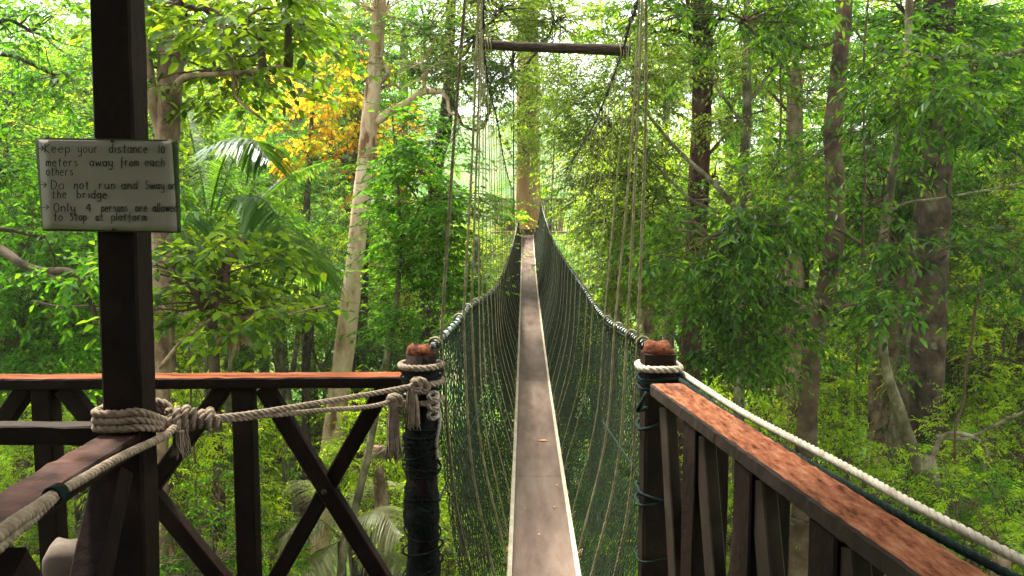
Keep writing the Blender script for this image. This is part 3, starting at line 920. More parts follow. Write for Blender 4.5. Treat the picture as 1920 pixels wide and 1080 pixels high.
# ------------------------------------------------------------------ distant wood and undergrowth
def distant_wood():
    g = np.random.default_rng(90)
    mb = MB()
    spec = dict(len=.62, w=.55, n=6, twigs=7, tl=1.6, flat=.6, droop=.2, hang=.5, tilt=.6, fine=False)
    n = 620
    y = g.uniform(55, 230, n)
    x = g.uniform(-1, 1, n) * (18 + y * .78)
    ok = ~((np.abs(x / y + .04) < .12) & (y < 125))
    x, y = x[ok], y[ok]
    n = len(x)
    z = ground(x, y) + g.uniform(2, 8, n)
    Cs, Ds, Ls = [], [], []
    for i in range(n):
        r = g.uniform(3, 5.5)
        k = 26
        u = unit(g.normal(0, 1, (k, 3)))
        u[:, 2] = np.abs(u[:, 2]) * 1.2 - .3
        c = np.array([x[i], y[i], z[i]]) + u * r * np.array([1, 1, .9])
        Cs.append(c)
        Ds.append(u + g.normal(0, .5, (k, 3)))
        Ls.append(g.uniform(.8, 1.9, k))
    for q in range(2):
        sprays(mb, g, np.concatenate(Cs), np.concatenate(Ds) + g.normal(0, .4, (n * 26, 3)), np.concatenate(Ls), spec)
    o = mb.build('distant_forest', M['leaf_far'], smooth=False)
    tag(o, 'hazy wooded hillside seen far beyond the valley', 'forest')
    o['kind'] = 'stuff'


distant_wood()


def undergrowth():
    g = np.random.default_rng(91)
    mb = MB()
    spec = dict(len=.17, w=.45, n=7, twigs=1, tl=.6, droop=.5, hang=.5, tilt=.5, fine=False)
    n = 11000
    y = 4 + 46 * g.uniform(0, 1, n) ** 1.2
    x = g.uniform(-1, 1, n) * (4 + y * .8)
    keep = np.sin(x * .8 + 2) * np.sin(y * .6) + g.normal(0, .5, n) > -.5
    x, y = x[keep], y[keep]
    n = len(x)
    C = np.stack([x, y, ground(x, y) + g.uniform(.1, 1.2, n)], 1)
    D = unit(g.normal(0, 1, (n, 3)) * np.array([1, 1, .4]) + Z3 * .5)
    sprays(mb, g, C, D, g.uniform(.4, .9, n), spec)
    o = mb.build('undergrowth', M['leaf_lime'], smooth=False)
    tag(o, 'low leafy ground cover on the forest floor far below', 'undergrowth')
    o['kind'] = 'stuff'


undergrowth()


# ------------------------------------------------------------------ palms
def palm(name, label, crown_px, Y, fronds, leafm, lw=.024, seed=3):
    g = np.random.default_rng(seed)
    c = P(*crown_px, Y)
    gz = float(ground(c[0], c[1]))
    root = empty(name, (c[0], c[1], gz), label, 'palm')
    mb = MB()
    tube(mb, catmull([(c[0] + .2, c[1], gz - .2), (c[0] + .05, c[1], (gz + c[2]) / 2), c], 30), np.linspace(.08, .05, 30), 10, rough=.05)
    mb.build('trunk', M['bark_grey'], root)
    for pts, half in fronds:
        q = np.array([P(a[0], a[1], a[2]) for a in pts])
        q = catmull(q, 46)
        fb = MB()
        tube(fb, q, np.linspace(.014, .003, 46), 6)
        T, N, B = frames(q)
        k0 = 8
        idx = np.repeat(np.arange(k0, 46), 2)
        # more leaflets than rings: interpolate
        s = np.linspace(k0, 45, 84)
        i = np.minimum(s.astype(int), 44)
        f = (s - i)[:, None]
        pos = q[i] * (1 - f) + q[i + 1] * f
        Tt = unit(T[i] * (1 - f) + T[i + 1] * f)
        S = unit(np.cross(Tt, Z3) + 1e-5)
        prof = np.sin(np.clip((s - k0) / (45 - k0), 0.02, .98) * math.pi) ** .5
        for sg in (1, -1):
            d0 = unit(Tt * .65 + S * sg + g.normal(0, .06, S.shape) + Z3 * .1)
            ln = half * prof * g.uniform(.85, 1.1, len(s))
            nn = unit(np.cross(d0, Tt)) * sg
            W = unit(np.cross(d0, Z3) + 1e-5)
            wd = lw * (half / .5 + .3)
            rows = []
            for t, w in ((0, .5), (.3, 1), (.65, .8), (1, .08)):
                cpt = pos + d0 * (ln * t)[:, None] - Z3 * (ln * t * t * .55)[:, None]
                rows.append(cpt + W * wd * w * .5)
                rows.append(cpt - W * wd * w * .5)
            v = np.stack(rows, 1)
            b = np.arange(len(s))[:, None] * 8
            fq = np.concatenate([b + np.array([0, 1, 3, 2]), b + np.array([2, 3, 5, 4]), b + np.array([4, 5, 7, 6])], 1).reshape(-1, 4)
            fb.add(v.reshape(-1, 3), fq)
        fb.build('frond', M[leafm], root, smooth=False)
    return root


palm('palm', 'green feathery palm arching beside the sign, left of the pale tan tree', (392, 440), 7.6,
     [([(392, 440, 7.6), (400, 370, 7.5), (425, 290, 7.3), (470, 262, 7.1), (505, 300, 7.0)], .55),
      ([(392, 440, 7.6), (440, 380, 7.4), (490, 372, 7.2), (530, 430, 7.0), (558, 512, 6.9)], .55),
      ([(392, 440, 7.6), (380, 350, 7.7), (360, 260, 7.9), (345, 190, 8.0)], .5),
      ([(392, 440, 7.6), (360, 400, 7.5), (345, 420, 7.3), (338, 500, 7.2)], .4),
      ([(392, 440, 7.6), (450, 410, 7.8), (540, 330, 8.1), (620, 300, 8.4)], .5),
      ([(392, 440, 7.6), (430, 320, 8.0), (470, 210, 8.4), (500, 170, 8.8)], .5),
      ([(392, 440, 7.6), (470, 440, 7.7), (560, 450, 8.0), (610, 520, 8.2)], .55),
      ([(392, 440, 7.6), (330, 350, 7.9), (280, 330, 8.1), (230, 360, 8.3)], .5)], 'leaf_palm', seed=4)
palm('palm', 'pale drooping palm low behind the crossed braces of the left railing', (640, 1010), 8.6,
     [([(640, 1010, 8.6), (680, 965, 8.4), (715, 958, 8.2), (752, 1000, 8.0)], .45),
      ([(640, 1010, 8.6), (600, 975, 8.5), (560, 980, 8.3), (525, 1010, 8.2)], .42),
      ([(640, 1010, 8.6), (690, 1030, 8.2), (740, 1050, 8.0), (770, 1100, 7.8)], .4),
      ([(640, 1010, 8.6), (620, 950, 9.0), (590, 910, 9.4), (550, 900, 9.8)], .4),
      ([(640, 1010, 8.6), (665, 940, 9.0), (700, 900, 9.4), (745, 905, 9.8)], .42),
      ([(640, 1010, 8.6), (600, 1040, 8.2), (560, 1080, 7.9)], .4)], 'leaf_palm_dry', lw=.013, seed=5)
palm('palm', 'green palm low at lower right behind the white rope', (1800, 1075), 6.2,
     [([(1800, 1075, 6.2), (1770, 1010, 6.1), (1730, 985, 6.0), (1690, 1000, 5.9)], .4),
      ([(1800, 1075, 6.2), (1840, 1020, 6.1), (1890, 1010, 6.0), (1930, 1040, 5.9)], .4),
      ([(1800, 1075, 6.2), (1790, 1000, 6.5), (1800, 950, 6.8), (1830, 930, 7.0)], .35),
      ([(1800, 1075, 6.2), (1740, 1060, 6.0), (1690, 1080, 5.8), (1650, 1120, 5.7)], .4)], 'leaf_palm', seed=6)


# ------------------------------------------------------------------ the suspension bridge
def xc(Z):
    return .086 + .0164 * Z


PZ = np.array([2.0, 2.3, 3.2, 4.3, 6.6, 8.9, 11.0, 13.6, 17.0, 19.8])
PH = np.array([1.48, 1.49, 1.50, 1.505, 1.49, 1.40, 1.29, 1.13, .72, .29])


def plank_z(Z):
    return 1.5 - np.interp(Z, PZ, PH)


def smoothed(pxlist, n=200):
    q = np.array([P(*a) for a in pxlist])
    return catmull(q, n)


def at_depth(path, Z):
    o = np.argsort(path[:, 1])
    p = path[o]
    return np.stack([np.interp(Z, p[:, 1], p[:, c]) for c in range(3)], -1)


TOPL = smoothed([(812, 649, 2.15), (851, 610, 2.6), (881, 574, 3.35), (910, 557, 4.75), (928, 541, 6.2), (940, 521, 8), (947, 504, 9.5), (953, 486, 11.4), (962, 457, 15.2), (968, 430, 17.6), (974, 402, 19.6)])
TOPR = smoothed([(1216, 650, 2.15), (1180, 625, 2.9), (1140, 600, 3.7), (1116, 574, 4.4), (1094, 540, 5.2), (1061, 492, 7.5), (1041, 460, 10.2), (1029, 430, 13.2), (1019, 398, 17.2), (1014, 375, 19.6)])
CABR = smoothed([(1230, -340, 1.6), (1205, -60, 2.9), (1193, 10, 3.45), (1180, 45, 3.75), (1168, 92, 4.07), (1140, 170, 5), (1113, 235, 6.1), (1090, 272, 7.5), (1068, 310, 9.5), (1050, 330, 12), (1032, 332, 15), (1014, 300, 19.6)])
CABL = smoothed([(870, -400, 1.5), (898, -60, 2.8), (905, 0, 3.3), (906, 88, 4.07), (911, 130, 4.8), (917, 170, 5.5), (932, 225, 6.8), (945, 300, 9), (957, 345, 13), (962, 350, 16), (972, 300, 19.6)])
CABR = np.vstack([CABR, [[CABR[0][0], -2.5, CABR[0][2] + 3.2]]]) if False else CABR

bridge = empty('suspension_bridge', (xc(2.3), 2.3, plank_z(2.3)), 'narrow rope suspension bridge with brown plank deck and green net sides', 'bridge')
zs = np.linspace(2.25, 19.85, 120)
HW = .155
mb = MB()
# deck board, laid in lengths with a fine joint
edges_ = [2.25, 4.36, 7.0, 9.6, 12.2, 14.8, 17.4, 19.85]
for a, b in zip(edges_[:-1], edges_[1:]):
    zz = np.linspace(a + .0022, b - .0022, 16)
    c = np.stack([xc(zz), zz, plank_z(zz)], 1)
    x = HW - .018
    v = np.stack([c + [-x, 0, 0], c + [x, 0, 0], c + [x, 0, -.022], c + [-x, 0, -.022]], 1)
    i = np.arange(15)[:, None] * 4
    f = [i + np.array([k, (k + 1) % 4, 4 + (k + 1) % 4, 4 + k]) for k in range(4)]
    f = np.concatenate(f, 1).reshape(-1, 4)[:, ::-1]
    mb.add(v.reshape(-1, 3), np.vstack([f, [[0, 1, 2, 3]], [[63, 62, 61, 60]]]))
mb.build('deck_board', M['plank'], bridge, smooth=False)
for s in (-1, 1):
    mb = MB()
    c = np.stack([xc(zs) + s * (HW - .008), zs, plank_z(zs) + .004], 1)
    x, h = .010, .012
    v = np.stack([c + [-x, 0, h], c + [x, 0, h], c + [x, 0, -h * 3], c + [-x, 0, -h * 3]], 1)
    i = np.arange(len(zs) - 1)[:, None] * 4
    f = np.concatenate([i + np.array([k, (k + 1) % 4, 4 + (k + 1) % 4, 4 + k]) for k in range(4)], 1).reshape(-1, 4)[:, ::-1]
    mb.add(v.reshape(-1, 3), f)
    mb.build('edge_strip', M['plank_edge'], bridge, smooth=False)


def net_side(side, TOP):
    g = np.random.default_rng(5 + side)
    us = [2.2]
    while us[-1] < 19.7:
        us.append(us[-1] + .0135 + .0009 * us[-1])
    us = np.array(us)
    nv = 66
    vs = np.linspace(0, 1, nv)
    top = at_depth(TOP, us)
    bot = np.stack([xc(us) + side * (HW + .005), us, plank_z(us) - .03], 1)
    V = vs[None, :, None]
    pos = top[:, None] * (1 - V) + bot[:, None] * V
    belly = np.sin(vs * math.pi) ** .8
    wob = .05 + .010 * np.sin(us * 1.9)[:, None] + .012 * np.sin(us * 1.3 + 4 * 1)[:, None] * np.ones((1, nv))
    pos[..., 0] += side * belly[None] * wob + .002 * np.sin(us[:, None] * 5 + vs[None] * 9)
    pos[..., 2] -= .05 * belly[None] * (1 + .4 * np.sin(us * 2.3)[:, None]) * .6
    pos += g.normal(0, .0013, pos.shape)
    mb = MB()
    n = len(us)
    a = pos[:-1, :-1].reshape(-1, 3)
    b = pos[1:, 1:].reshape(-1, 3)
    c = pos[1:, :-1].reshape(-1, 3)
    d = pos[:-1, 1:].reshape(-1, 3)
    # diamond mesh: alternate cells carry one diagonal each way
    ii, jj = np.meshgrid(np.arange(n - 1), np.arange(nv - 1), indexing='ij')
    even = ((ii + jj) % 2 == 0).ravel()
    A = np.where(even[:, None], a, c)
    B = np.where(even[:, None], b, d)
    keep = g.uniform(0, 1, len(A)) > .004
    A, B = A[keep], B[keep]
    T = unit(B - A)
    S = unit(np.cross(T, np.array([1.0, .3, 0])))
    U = np.cross(S, T)
    zdep = A[:, 1]
    r = (.0009 + .00028 * zdep)[:, None]
    off = [S * r, (-S * .5 + U * .87) * r, (-S * .5 - U * .87) * r]
    v = np.stack([A + o for o in off] + [B + o for o in off], 1)
    base = np.arange(len(A))[:, None] * 6
    q = np.concatenate([base + np.array([k, (k + 1) % 3, 3 + (k + 1) % 3, 3 + k]) for k in range(3)], 1).reshape(-1, 4)
    mb.add(v.reshape(-1, 3), q)
    mb.build('side_net', M['net'], bridge)
    # rope that carries the net, laced round with twine
    rb = MB()
    tp = at_depth(TOP, np.linspace(2.1, 19.6, 160))
    rope(rb, tp, .011, pitch=.09, sides=6, step=.02)
    m2 = at_depth(TOP, np.linspace(2.15, 12, 900))
    ang = np.linspace(0, 2 * math.pi * 120, 900)
    m2 = m2 + np.stack([np.cos(ang), 0 * ang, np.sin(ang)], 1) * .013
    tube(rb, m2, .0035, 4, m=1)
    # gathered net bunched under the rope
    for k in range(3):
        m3 = at_depth(TOP, np.linspace(2.3, 14, 260)) + np.stack([.008 * np.sin(np.arange(260) * .5 + k * 2), np.zeros(260), -.014 - .006 * np.cos(np.arange(260) * .37 + k)], 1)
        tube(rb, m3, .005, 5, m=1)
    rb.build('hand_rope', [M['hand_rope'], M['net']], bridge)


net_side(-1, TOPL)
net_side(1, TOPR)
for nm, C_ in (('main_cable', CABL), ('main_cable', CABR)):
    mb = MB()
    rope(mb, C_, .0075, pitch=.07, sides=5, step=.02)
    for k in np.arange(8, 195, 7):         # clamps where the hangers are tied
        c = C_[k]
        ring = np.array([c + np.array([math.cos(a) * .012, .006 * math.sin(3 * a), math.sin(a) * .012]) for a in np.linspace(0, 6.28, 13)])
        tube(mb, ring, .004, 5)
    mb.build(nm, M['cable'], bridge)


def hanger(side, Z, g, k):
    TOP, CAB = (TOPL, CABL) if side < 0 else (TOPR, CABR)
    zt = min(Z + g.normal(0, .06), 19.5)
    t = at_depth(CAB, np.array([zt]))[0]
    m = at_depth(TOP, np.array([Z]))[0]
    zb = max(2.35, Z + g.normal(0, .12))
    b = np.array([xc(zb) + side * (HW + .004), zb, plank_z(zb) + .005])
    mb = MB()
    r = .0052 if Z < 3.4 else .0035
    m_in = m + np.array([-side * .016, 0, 0])
    up = catmull([t, (t + m_in) / 2 + np.array([g.normal(0, .008), g.normal(0, .01), 0]), m_in], 20)
    dn = catmull([m_in, (m_in + b) / 2 + np.array([side * .045, g.normal(0, .015), 0]), b], 16)
    rope(mb, np.vstack([up, dn[1:]]), r, pitch=.05 if Z < 7 else .09, sides=5 if Z < 7 else 4, step=.008 if Z < 7 else .02)
    # hitch at the hand rope and knot at the deck edge
    ring = np.array([m + np.array([math.cos(a) * .019, (a / 12.6 - .5) * .03, math.sin(a) * .019]) for a in np.linspace(0, 12.6, 26)])
    tube(mb, ring, r * .8, 5)
    kn = np.array([b + np.array([math.cos(a) * .013 + side * .004, (a / 12.6 - .5) * .022, math.sin(a) * .011 - .004]) for a in np.linspace(0, 12.6, 22)])
    tube(mb, kn, r * .95, 5)
    tube(mb, np.array([b, b + [side * .012, -.01, .018], b + [side * .02, -.02, .03]]), r * .7, 4)
    mb.build('hanging_rope', M['rope_hang'], bridge)


gh = np.random.default_rng(8)
Zs = 2.28
k = 0
while Zs < 19.3:
    for s in (-1, 1):
        hanger(s, Zs + gh.normal(0, .05) + (.12 if s > 0 else 0), gh, k)
    Zs += .44 + .011 * Zs
    k += 1
# stays down each side of the net
for s, (p0, p1) in ((-1, [(902, 760, 3.0), (795, 1000, 2.35)]), (1, [(1130, 790, 3.2), (1205, 900, 2.25)])):
    mb = MB()
    tube(mb, catmull([P(*p0), P(*p1)], 8), .004, 6)
    mb.build('net_tie', M['rope_green'], bridge)
for pts in ([(963, -80, 19.5), (963, 200, 19.5), (963, 430, 19.5)], [(1056, -40, 18.5), (1046, 150, 18.7), (1031, 432, 19.2)]):
    mb = MB()
    tube(mb, catmull([P(*a) for a in pts], 12), .016, 6)
    mb.build('support_line', M['cable'], bridge)
# dry leaves caught on the deck and along its edges
mb = MB()
gl = np.random.default_rng(14)
lp = [(1002, 692), (1028, 827), (984, 955), (1046, 912), (1010, 1005), (1038, 950), (996, 560), (992, 500), (990, 612)]
pos = []
for x, y in lp:
    d = ray(x, y)
    Zg = 3.0
    for _ in range(30):
        Zg = (EYE[2] - plank_z(Zg)) * d[1] / -d[2]
        Zg = float(np.clip(Zg, 2.3, 19.5))
    pos.append([d[0] * Zg / d[1], Zg, plank_z(Zg) + .004])
pos = np.array(pos)
dirs = gl.normal(0, 1, (len(pos), 3)) * [1, 1, .05]
sz = gl.uniform(.012, .032, len(pos))
sz[1] = .07
leaf_quads(mb, pos, dirs, np.tile(Z3, (len(pos), 1)) + gl.normal(0, .15, (len(pos), 3)), sz, sz * .4, True, -.05)
ze = gl.uniform(2.6, 12, 46)
se = gl.choice([-1, 1], 46)
pe = np.stack([xc(ze) + se * (HW + .012), ze, plank_z(ze) + .004], 1)
sz = gl.uniform(.018, .04, 46)
leaf_quads(mb, pe, gl.normal(0, 1, (46, 3)), gl.normal(0, 1, (46, 3)), sz, sz * .5, True, .1)
o = mb.build('fallen_leaves', M['litter_leaf'], smooth=False)
tag(o, 'scattered dry brown leaves lying on the bridge deck and its edges', 'leaves')
o['kind'] = 'stuff'

# spreader log hung between the cables
mb = MB()
A, B = P(908, 84, 4.07), P(1181, 96, 4.07)
pp = catmull([A, A * .66 + B * .34 + [0, 0, -.002], A * .33 + B * .67 + [0, 0, .002], B], 40)
tube(mb, pp, np.linspace(.024, .030, 40), 12, rough=.04)
lg = empty('spreader_log', (A + B) / 2, 'dark round log hung crosswise between the two bridge cables', 'log')
mb.build('beam', M['log'], lg)
for q in (pp[1], pp[37]):
    mb = MB()
    for j in range(3):
        ring = np.array([q + np.array([(j - 1) * .014 + .003 * math.sin(a * 2), math.cos(a) * .037, math.sin(a) * .037]) for a in np.linspace(0, 6.2832, 17)])
        tube(mb, ring, .004, 6)
    tube(mb, catmull([q + [0, 0, .04], q + [.0, .01, .07], q + [-.008, .0, .10]], 8), .004, 6)
    mb.build('lashing', M['rope_hang'], lg)

# ------------------------------------------------------------------ far platform
fp = empty('far_platform', (.41, 20.6, 1.15), 'small wooden platform with slatted rails round the orange trunk at the bridge end', 'platform')
mb = MB()
yz = P(989, 434, 19.95)
zdeck = yz[2]
for k in range(9):
    y = 20.0 + k * .19
    beam(mb, (-.55, y, zdeck - .03), (1.45, y, zdeck - .03), .17, .05)
mb.build('deck', M['far_wood'], fp)
mb = MB()
beam(mb, P(977, 433.5, 19.88), P(1001, 433.5, 19.88), .05, .115)
mb.build('end_beam', M['far_box'], fp)
for (x0, x1) in ((928, 964), (1013, 1054)):
    mb = MB()
    a, b = P(x0, 430, 20.05), P(x1, 430, 20.05)
    for t in np.linspace(0, 1, 9):
        q = a * (1 - t) + b * t
        beam(mb, q - [0, 0, .05], q + [0, 0, .78], .045, .03, up=(0, 1, 0))
    beam(mb, a + [0, -.03, .8], b + [0, -.03, .8], .05, .05)
    beam(mb, a + [0, -.03, .12], b + [0, -.03, .12], .05, .05)
    mb.build('railing', M['far_wood'], fp)
    mb = MB()
    side_x = a if x0 < 980 else b
    for t in np.linspace(0, 1, 7):
        q = side_x + [0, .05 + 1.5 * t, 0]
        beam(mb, q - [0, 0, .05], q + [0, 0, .78], .03, .045, up=(0, 1, 0))
    beam(mb, side_x + [0, 0, .8], side_x + [0, 1.6, .8], .05, .05)
    mb.build('railing', M['far_wood'], fp)
bx = empty('crate', P(953, 432, 19.7), 'small dark brown wooden box beside the left railing of the far platform', 'box')
mb = MB()
for k in range(5):
    a, b = P(944.5, 408.5 + k * 5.2, 19.72), P(961.5, 408.5 + k * 5.2, 19.72)
    beam(mb, a, b, .30, .068)
mb.build('box_side', M['far_box'], bx)
mb = MB()
beam(mb, P(943, 405.5, 19.7), P(963, 405.5, 19.7), .33, .03)
mb.build('lid', M['far_wood'], bx)

# ------------------------------------------------------------------ near platform
plat = empty('viewing_platform', (-.4, .8, 0), 'dark timber platform railing with crossed braces and worn red top rails', 'platform')
DW = M['dark_wood']
mb = MB()
for k in range(22):
    y = -1.1 + k * .152
    beam(mb, (-2.9, y, -.02), (1.25, y, -.02), .14, .035)
mb.build('deck', M['grey_wood'], plat)
mb = MB()
for y in (-.9, .4, 1.7):
    beam(mb, (-2.9, y, -.12), (1.25, y, -.12), .08, .15)
for x, y in ((-2.6, -.9), (-2.6, 1.7), (1.1, -.9), (1.1, 1.7)):
    tube(mb, [(x, y, -.1), (x, y, float(ground(x, y)) - .3)], .1, 8)
mb.build('substructure', M['grey_wood'], plat)

ZR = 1.06           # rail height
# right rail
e0, e1 = Pz(1222, 722, ZR), Pz(1730, 1080, ZR)
f0, f1 = Pz(1276, 716, ZR), Pz(1855, 1080, ZR)
a = (e0 + f0) / 2
d = (e1 + f1) / 2 - a
a = a + d * .0
b = a + d * 1.55
rdir = unit(d)
mb = MB()
beam(mb, a - [0, 0, .017], b - [0, 0, .017], .092, .034, seg=110, jit=.0006, topmat=1, c=.004)
mb.build('top_rail', [M['grey_wood'], M['rail_top']], plat)
nrm = np.array([-rdir[1], rdir[0], 0])
RL = np.linalg.norm(b - a)


def at_r(s, z):
    q = a + rdir * s
    return np.array([q[0], q[1], z])


post_s = [.30, .60, .90, 1.2, 1.5]
for s in post_s:
    mb = MB()
    beam(mb, at_r(s, -.05), at_r(s, ZR - .036), .085, .08, up=rdir, seg=6, jit=.0008)
    mb.build('post', M['dark_wood'], plat)
prev = .03
for s in post_s:
    for (s0, s1, off) in ((prev + .04, s - .04, .012), (s - .04, prev + .04, -.018)):
        mb = MB()
        beam(mb, at_r(s0, .22) + nrm * off, at_r(s1, ZR - .05) + nrm * off, .03, .06, up=np.cross(nrm, unit(at_r(s1, ZR) - at_r(s0, .2))), c=.003)
        mb.build('brace', M['grey_wood'], plat)
    prev = s
mb = MB()
beam(mb, at_r(.0, .2), at_r(RL, .2), .06, .05)
mb.build('bottom_rail', M['grey_wood'], plat)

# unseen boards above and behind the camera, added to shade the near timber
mb = MB()
for k in range(16):
    x = -2.9 + k * .27
    beam(mb, (x, -2.6, 3.9), (x, 1.95, 3.1), .262, .03)
mb.build('light_blocker_roof', M['dark_wood'], plat)
mb = MB()
for k in range(14):
    x = -2.75 + k * .285
    beam(mb, (x, -1.18, -.04), (x, -1.18, 3.55), .28, .03, up=(0, 1, 0))
mb.build('light_blocker_back', M['dark_wood'], plat)  # added behind the camera to keep sky light off the timber fronts
for x in (-2.9, 1.12):  # side boards out of view, likewise added to block light
    mb = MB()
    for k in range(5):
        beam(mb, (x, -1.05 + k * .22, -.04), (x, -1.05 + k * .22, 3.4), .03, .215, up=(0, 1, 0))
    mb.build('light_blocker_side', M['dark_wood'], plat)

# right entrance post
rp_ = np.array([.430, 2.165])
mb = MB()
beam(mb, (rp_[0], rp_[1], -.3), (rp_[0], rp_[1], 1.125), .092, .092, up=(0, 1, 0), seg=14, jit=.0012, c=.010)
rpo = mb.build('entrance_post', M['dark_wood'], plat)


def post_cap(cx, cy, z, r, parent):
    g = np.random.default_rng(int(abs(cx) * 1000))
    mb = MB()
    pth = np.array([(cx, cy, z), (cx, cy, z + .014), (cx, cy, z + .024), (cx + .004, cy, z + .031), (cx + .003, cy, z + .034)])
    tube(mb, pth, [r, r * 1.0, r * .93, r * .78, r * .5], 18, rough=.02, rg=g)
    mb.build('post_end', M['cap'], parent)


post_cap(rp_[0], rp_[1], 1.12, .046, plat)

# left entrance post, wound with black net
lp_ = np.array([-.268, 2.17])
mb = MB()
tube(mb, [(lp_[0], lp_[1], -.3), (lp_[0], lp_[1], .5), (lp_[0], lp_[1], 1.12)], .045, 14, rough=.03)
mb.build('entrance_post', M['dark_wood'], plat)
post_cap(lp_[0], lp_[1], 1.11, .042, plat)

# left back rail (runs across, beyond the sign post)
lr0 = np.array([lp_[0] - .02, 2.27, 0])
lr1 = np.array([-2.75, 2.20, 0])
ZL = 1.034
mb = MB()
beam(mb, lr0 + [0, 0, ZL - .012], lr1 + [0, 0, ZL - .012], .085, .034, seg=90, jit=.0006, topmat=1)
mb.build('top_rail', [M['dark_wood'], M['rail_top_across']], plat)
ld = unit(lr1 - lr0)


def at_l(px, z):
    # point on the back rail line under image column px
    dd = ray(px, 700)
    s = dd[0] / dd[1]
    # solve along the line
    t = (s * lr0[1] - lr0[0]) / (ld[0] - s * ld[1])
    q = lr0 + ld * t
    return np.array([q[0], q[1], z])


for px in (457, 84, -290):
    mb = MB()
    beam(mb, at_l(px, -.05), at_l(px, ZL - .03), .06, .06, up=(0, 1, 0), seg=6, jit=.0008)
    mb.build('post', M['dark_wood'], plat)
cols = [760, 457, 84, -290]
zb = .36
for l, r_ in zip(cols[1:], cols[:-1]):
    for (u, w, off) in ((l + 38, r_ - 38, -.004), (r_ - 38, l + 38, .012)):
        mb = MB()
        A1, B1 = at_l(u, ZL - .03) + [0, off, 0], at_l(w, zb) + [0, off, 0]
        beam(mb, A1, B1, .046, .05, up=(0, 1, 0) if False else np.cross(unit(B1 - A1), (0, 1, 0)), c=.004)
        mb.build('brace', M['dark_wood'], plat)
mb = MB()
beam(mb, lr0 + [0, 0, zb - .03], lr1 + [0, 0, zb - .03], .06, .06)
mb.build('bottom_rail', M['dark_wood'], plat)

for l, r_ in zip(cols[1:], cols[:-1]):
    q = at_l((l + r_) / 2, (ZL - .03 + zb) / 2) + [0, -.034, 0]
    mb = MB()
    tube(mb, [q, q + [0, -.006, 0], q + [0, -.008, 0]], [.009, .009, .006], 6)
    mb.build('bolt', M['nail'], plat)

# sign post
ZS = 1.58
s_top = (P(165, 0, ZS) + P(243, 0, ZS)) / 2
s_bot = (P(190, 740, ZS) + P(263, 740, ZS)) / 2
sd = (s_bot - s_top) / np.linalg.norm(s_bot - s_top)
low = s_bot + sd * 1.4
topp = s_top - sd * 1.3
sp_off = np.array([0, .036, 0])
mb = MB()
beam(mb, low + sp_off, topp + sp_off, .0845, .072, up=(0, 1, 0), seg=30, jit=.0006, c=.005)
mb.build('corner_post', M['dark_wood'], plat)


def on_post(z):
    t = (z - s_top[2]) / sd[2]
    return s_top + sd * t + sp_off


# rail toward the camera from the sign post
ra0 = on_post(1.03)
ra_e0, ra_e1 = Pz(215, 812, 1.045), Pz(0, 940, 1.045)
radir = unit(np.array([ra_e1[0] - ra_e0[0], ra_e1[1] - ra_e0[1], 0]))
A1 = np.array([ra0[0], ra0[1], 1.03]) + radir * .045 + np.array([-.005, 0, 0])
B1 = A1 + radir * 1.3
mb = MB()
beam(mb, A1, B1, .088, .038, seg=40, jit=.0012, topmat=1)
mb.build('top_rail', [M['dark_wood'], M['rail_dull']], plat)
for s in (.52, 1.05):
    mb = MB()
    q = A1 + radir * s
    beam(mb, (q[0], q[1], -.05), (q[0], q[1], 1.01), .07, .07, up=radir)
    mb.build('post', M['dark_wood'], plat)
for (s0, z0, s1, z1, off) in ((.03, .98, .46, .3, .0), (.47, .98, .05, .3, .03)):
    mb = MB()
    q0, q1 = A1 + radir * s0, A1 + radir * s1
    nn = np.array([-radir[1], radir[0], 0])
    p0 = np.array([q0[0], q0[1], z0]) + nn * off
    p1 = np.array([q1[0], q1[1], z1]) + nn * off
    beam(mb, p0, p1, .06, .06, up=np.cross(unit(p1 - p0), nn))
    mb.build('brace', M['dark_wood'], plat)
# cross rail from the sign post to the left
A2 = np.array([on_post(1.03)[0] - .045, on_post(1.03)[1] + .03, 1.03])
B2 = A2 + np.array([-1.6, .03, 0])
mb = MB()
beam(mb, A2, B2, .045, .045, seg=30, jit=.0008, topmat=1)
mb.build('cross_rail', [M['dark_wood'], M['grey_wood']], plat)

# black net wound round the left entrance post
mb = MB()
gw = np.random.default_rng(33)
zz = np.linspace(-.2, 1.085, 60)
tube(mb, np.stack([np.full(60, lp_[0]) + gw.normal(0, .0015, 60), np.full(60, lp_[1]), zz], 1), .049 + gw.normal(0, .0025, 60) + .003 * np.sin(zz * 31), 16, rough=.05, rg=gw)
for k in range(26):
    z = gw.uniform(.0, 1.08) if k > 6 else 1.02 + k * .011
    rr = .053 + gw.uniform(0, .008)
    ti = gw.normal(0, .35 if k > 6 else .06)
    ring = np.array([(lp_[0] + math.cos(a_) * rr, lp_[1] + math.sin(a_) * rr, z + math.cos(a_ + k) * ti * .05) for a_ in np.linspace(0, 6.2832, 25)])
    tube(mb, ring, gw.uniform(.002, .005), 5)
o = mb.build('wound_net', M['black_net'])
tag(o, 'black net wound tightly round the left entrance post', 'net')


def ring_path(c, r, turns=1.0, dz=0.0, ph=0.0, sq=0.0, n=40):
    t = np.linspace(0, turns * 2 * math.pi, int(n * turns)) + ph
    k = 1 + sq * np.cos(4 * t)
    return np.stack([c[0] + np.cos(t) * r * k, c[1] + np.sin(t) * r * k, c[2] + dz * (t - ph) / (2 * math.pi)], 1)


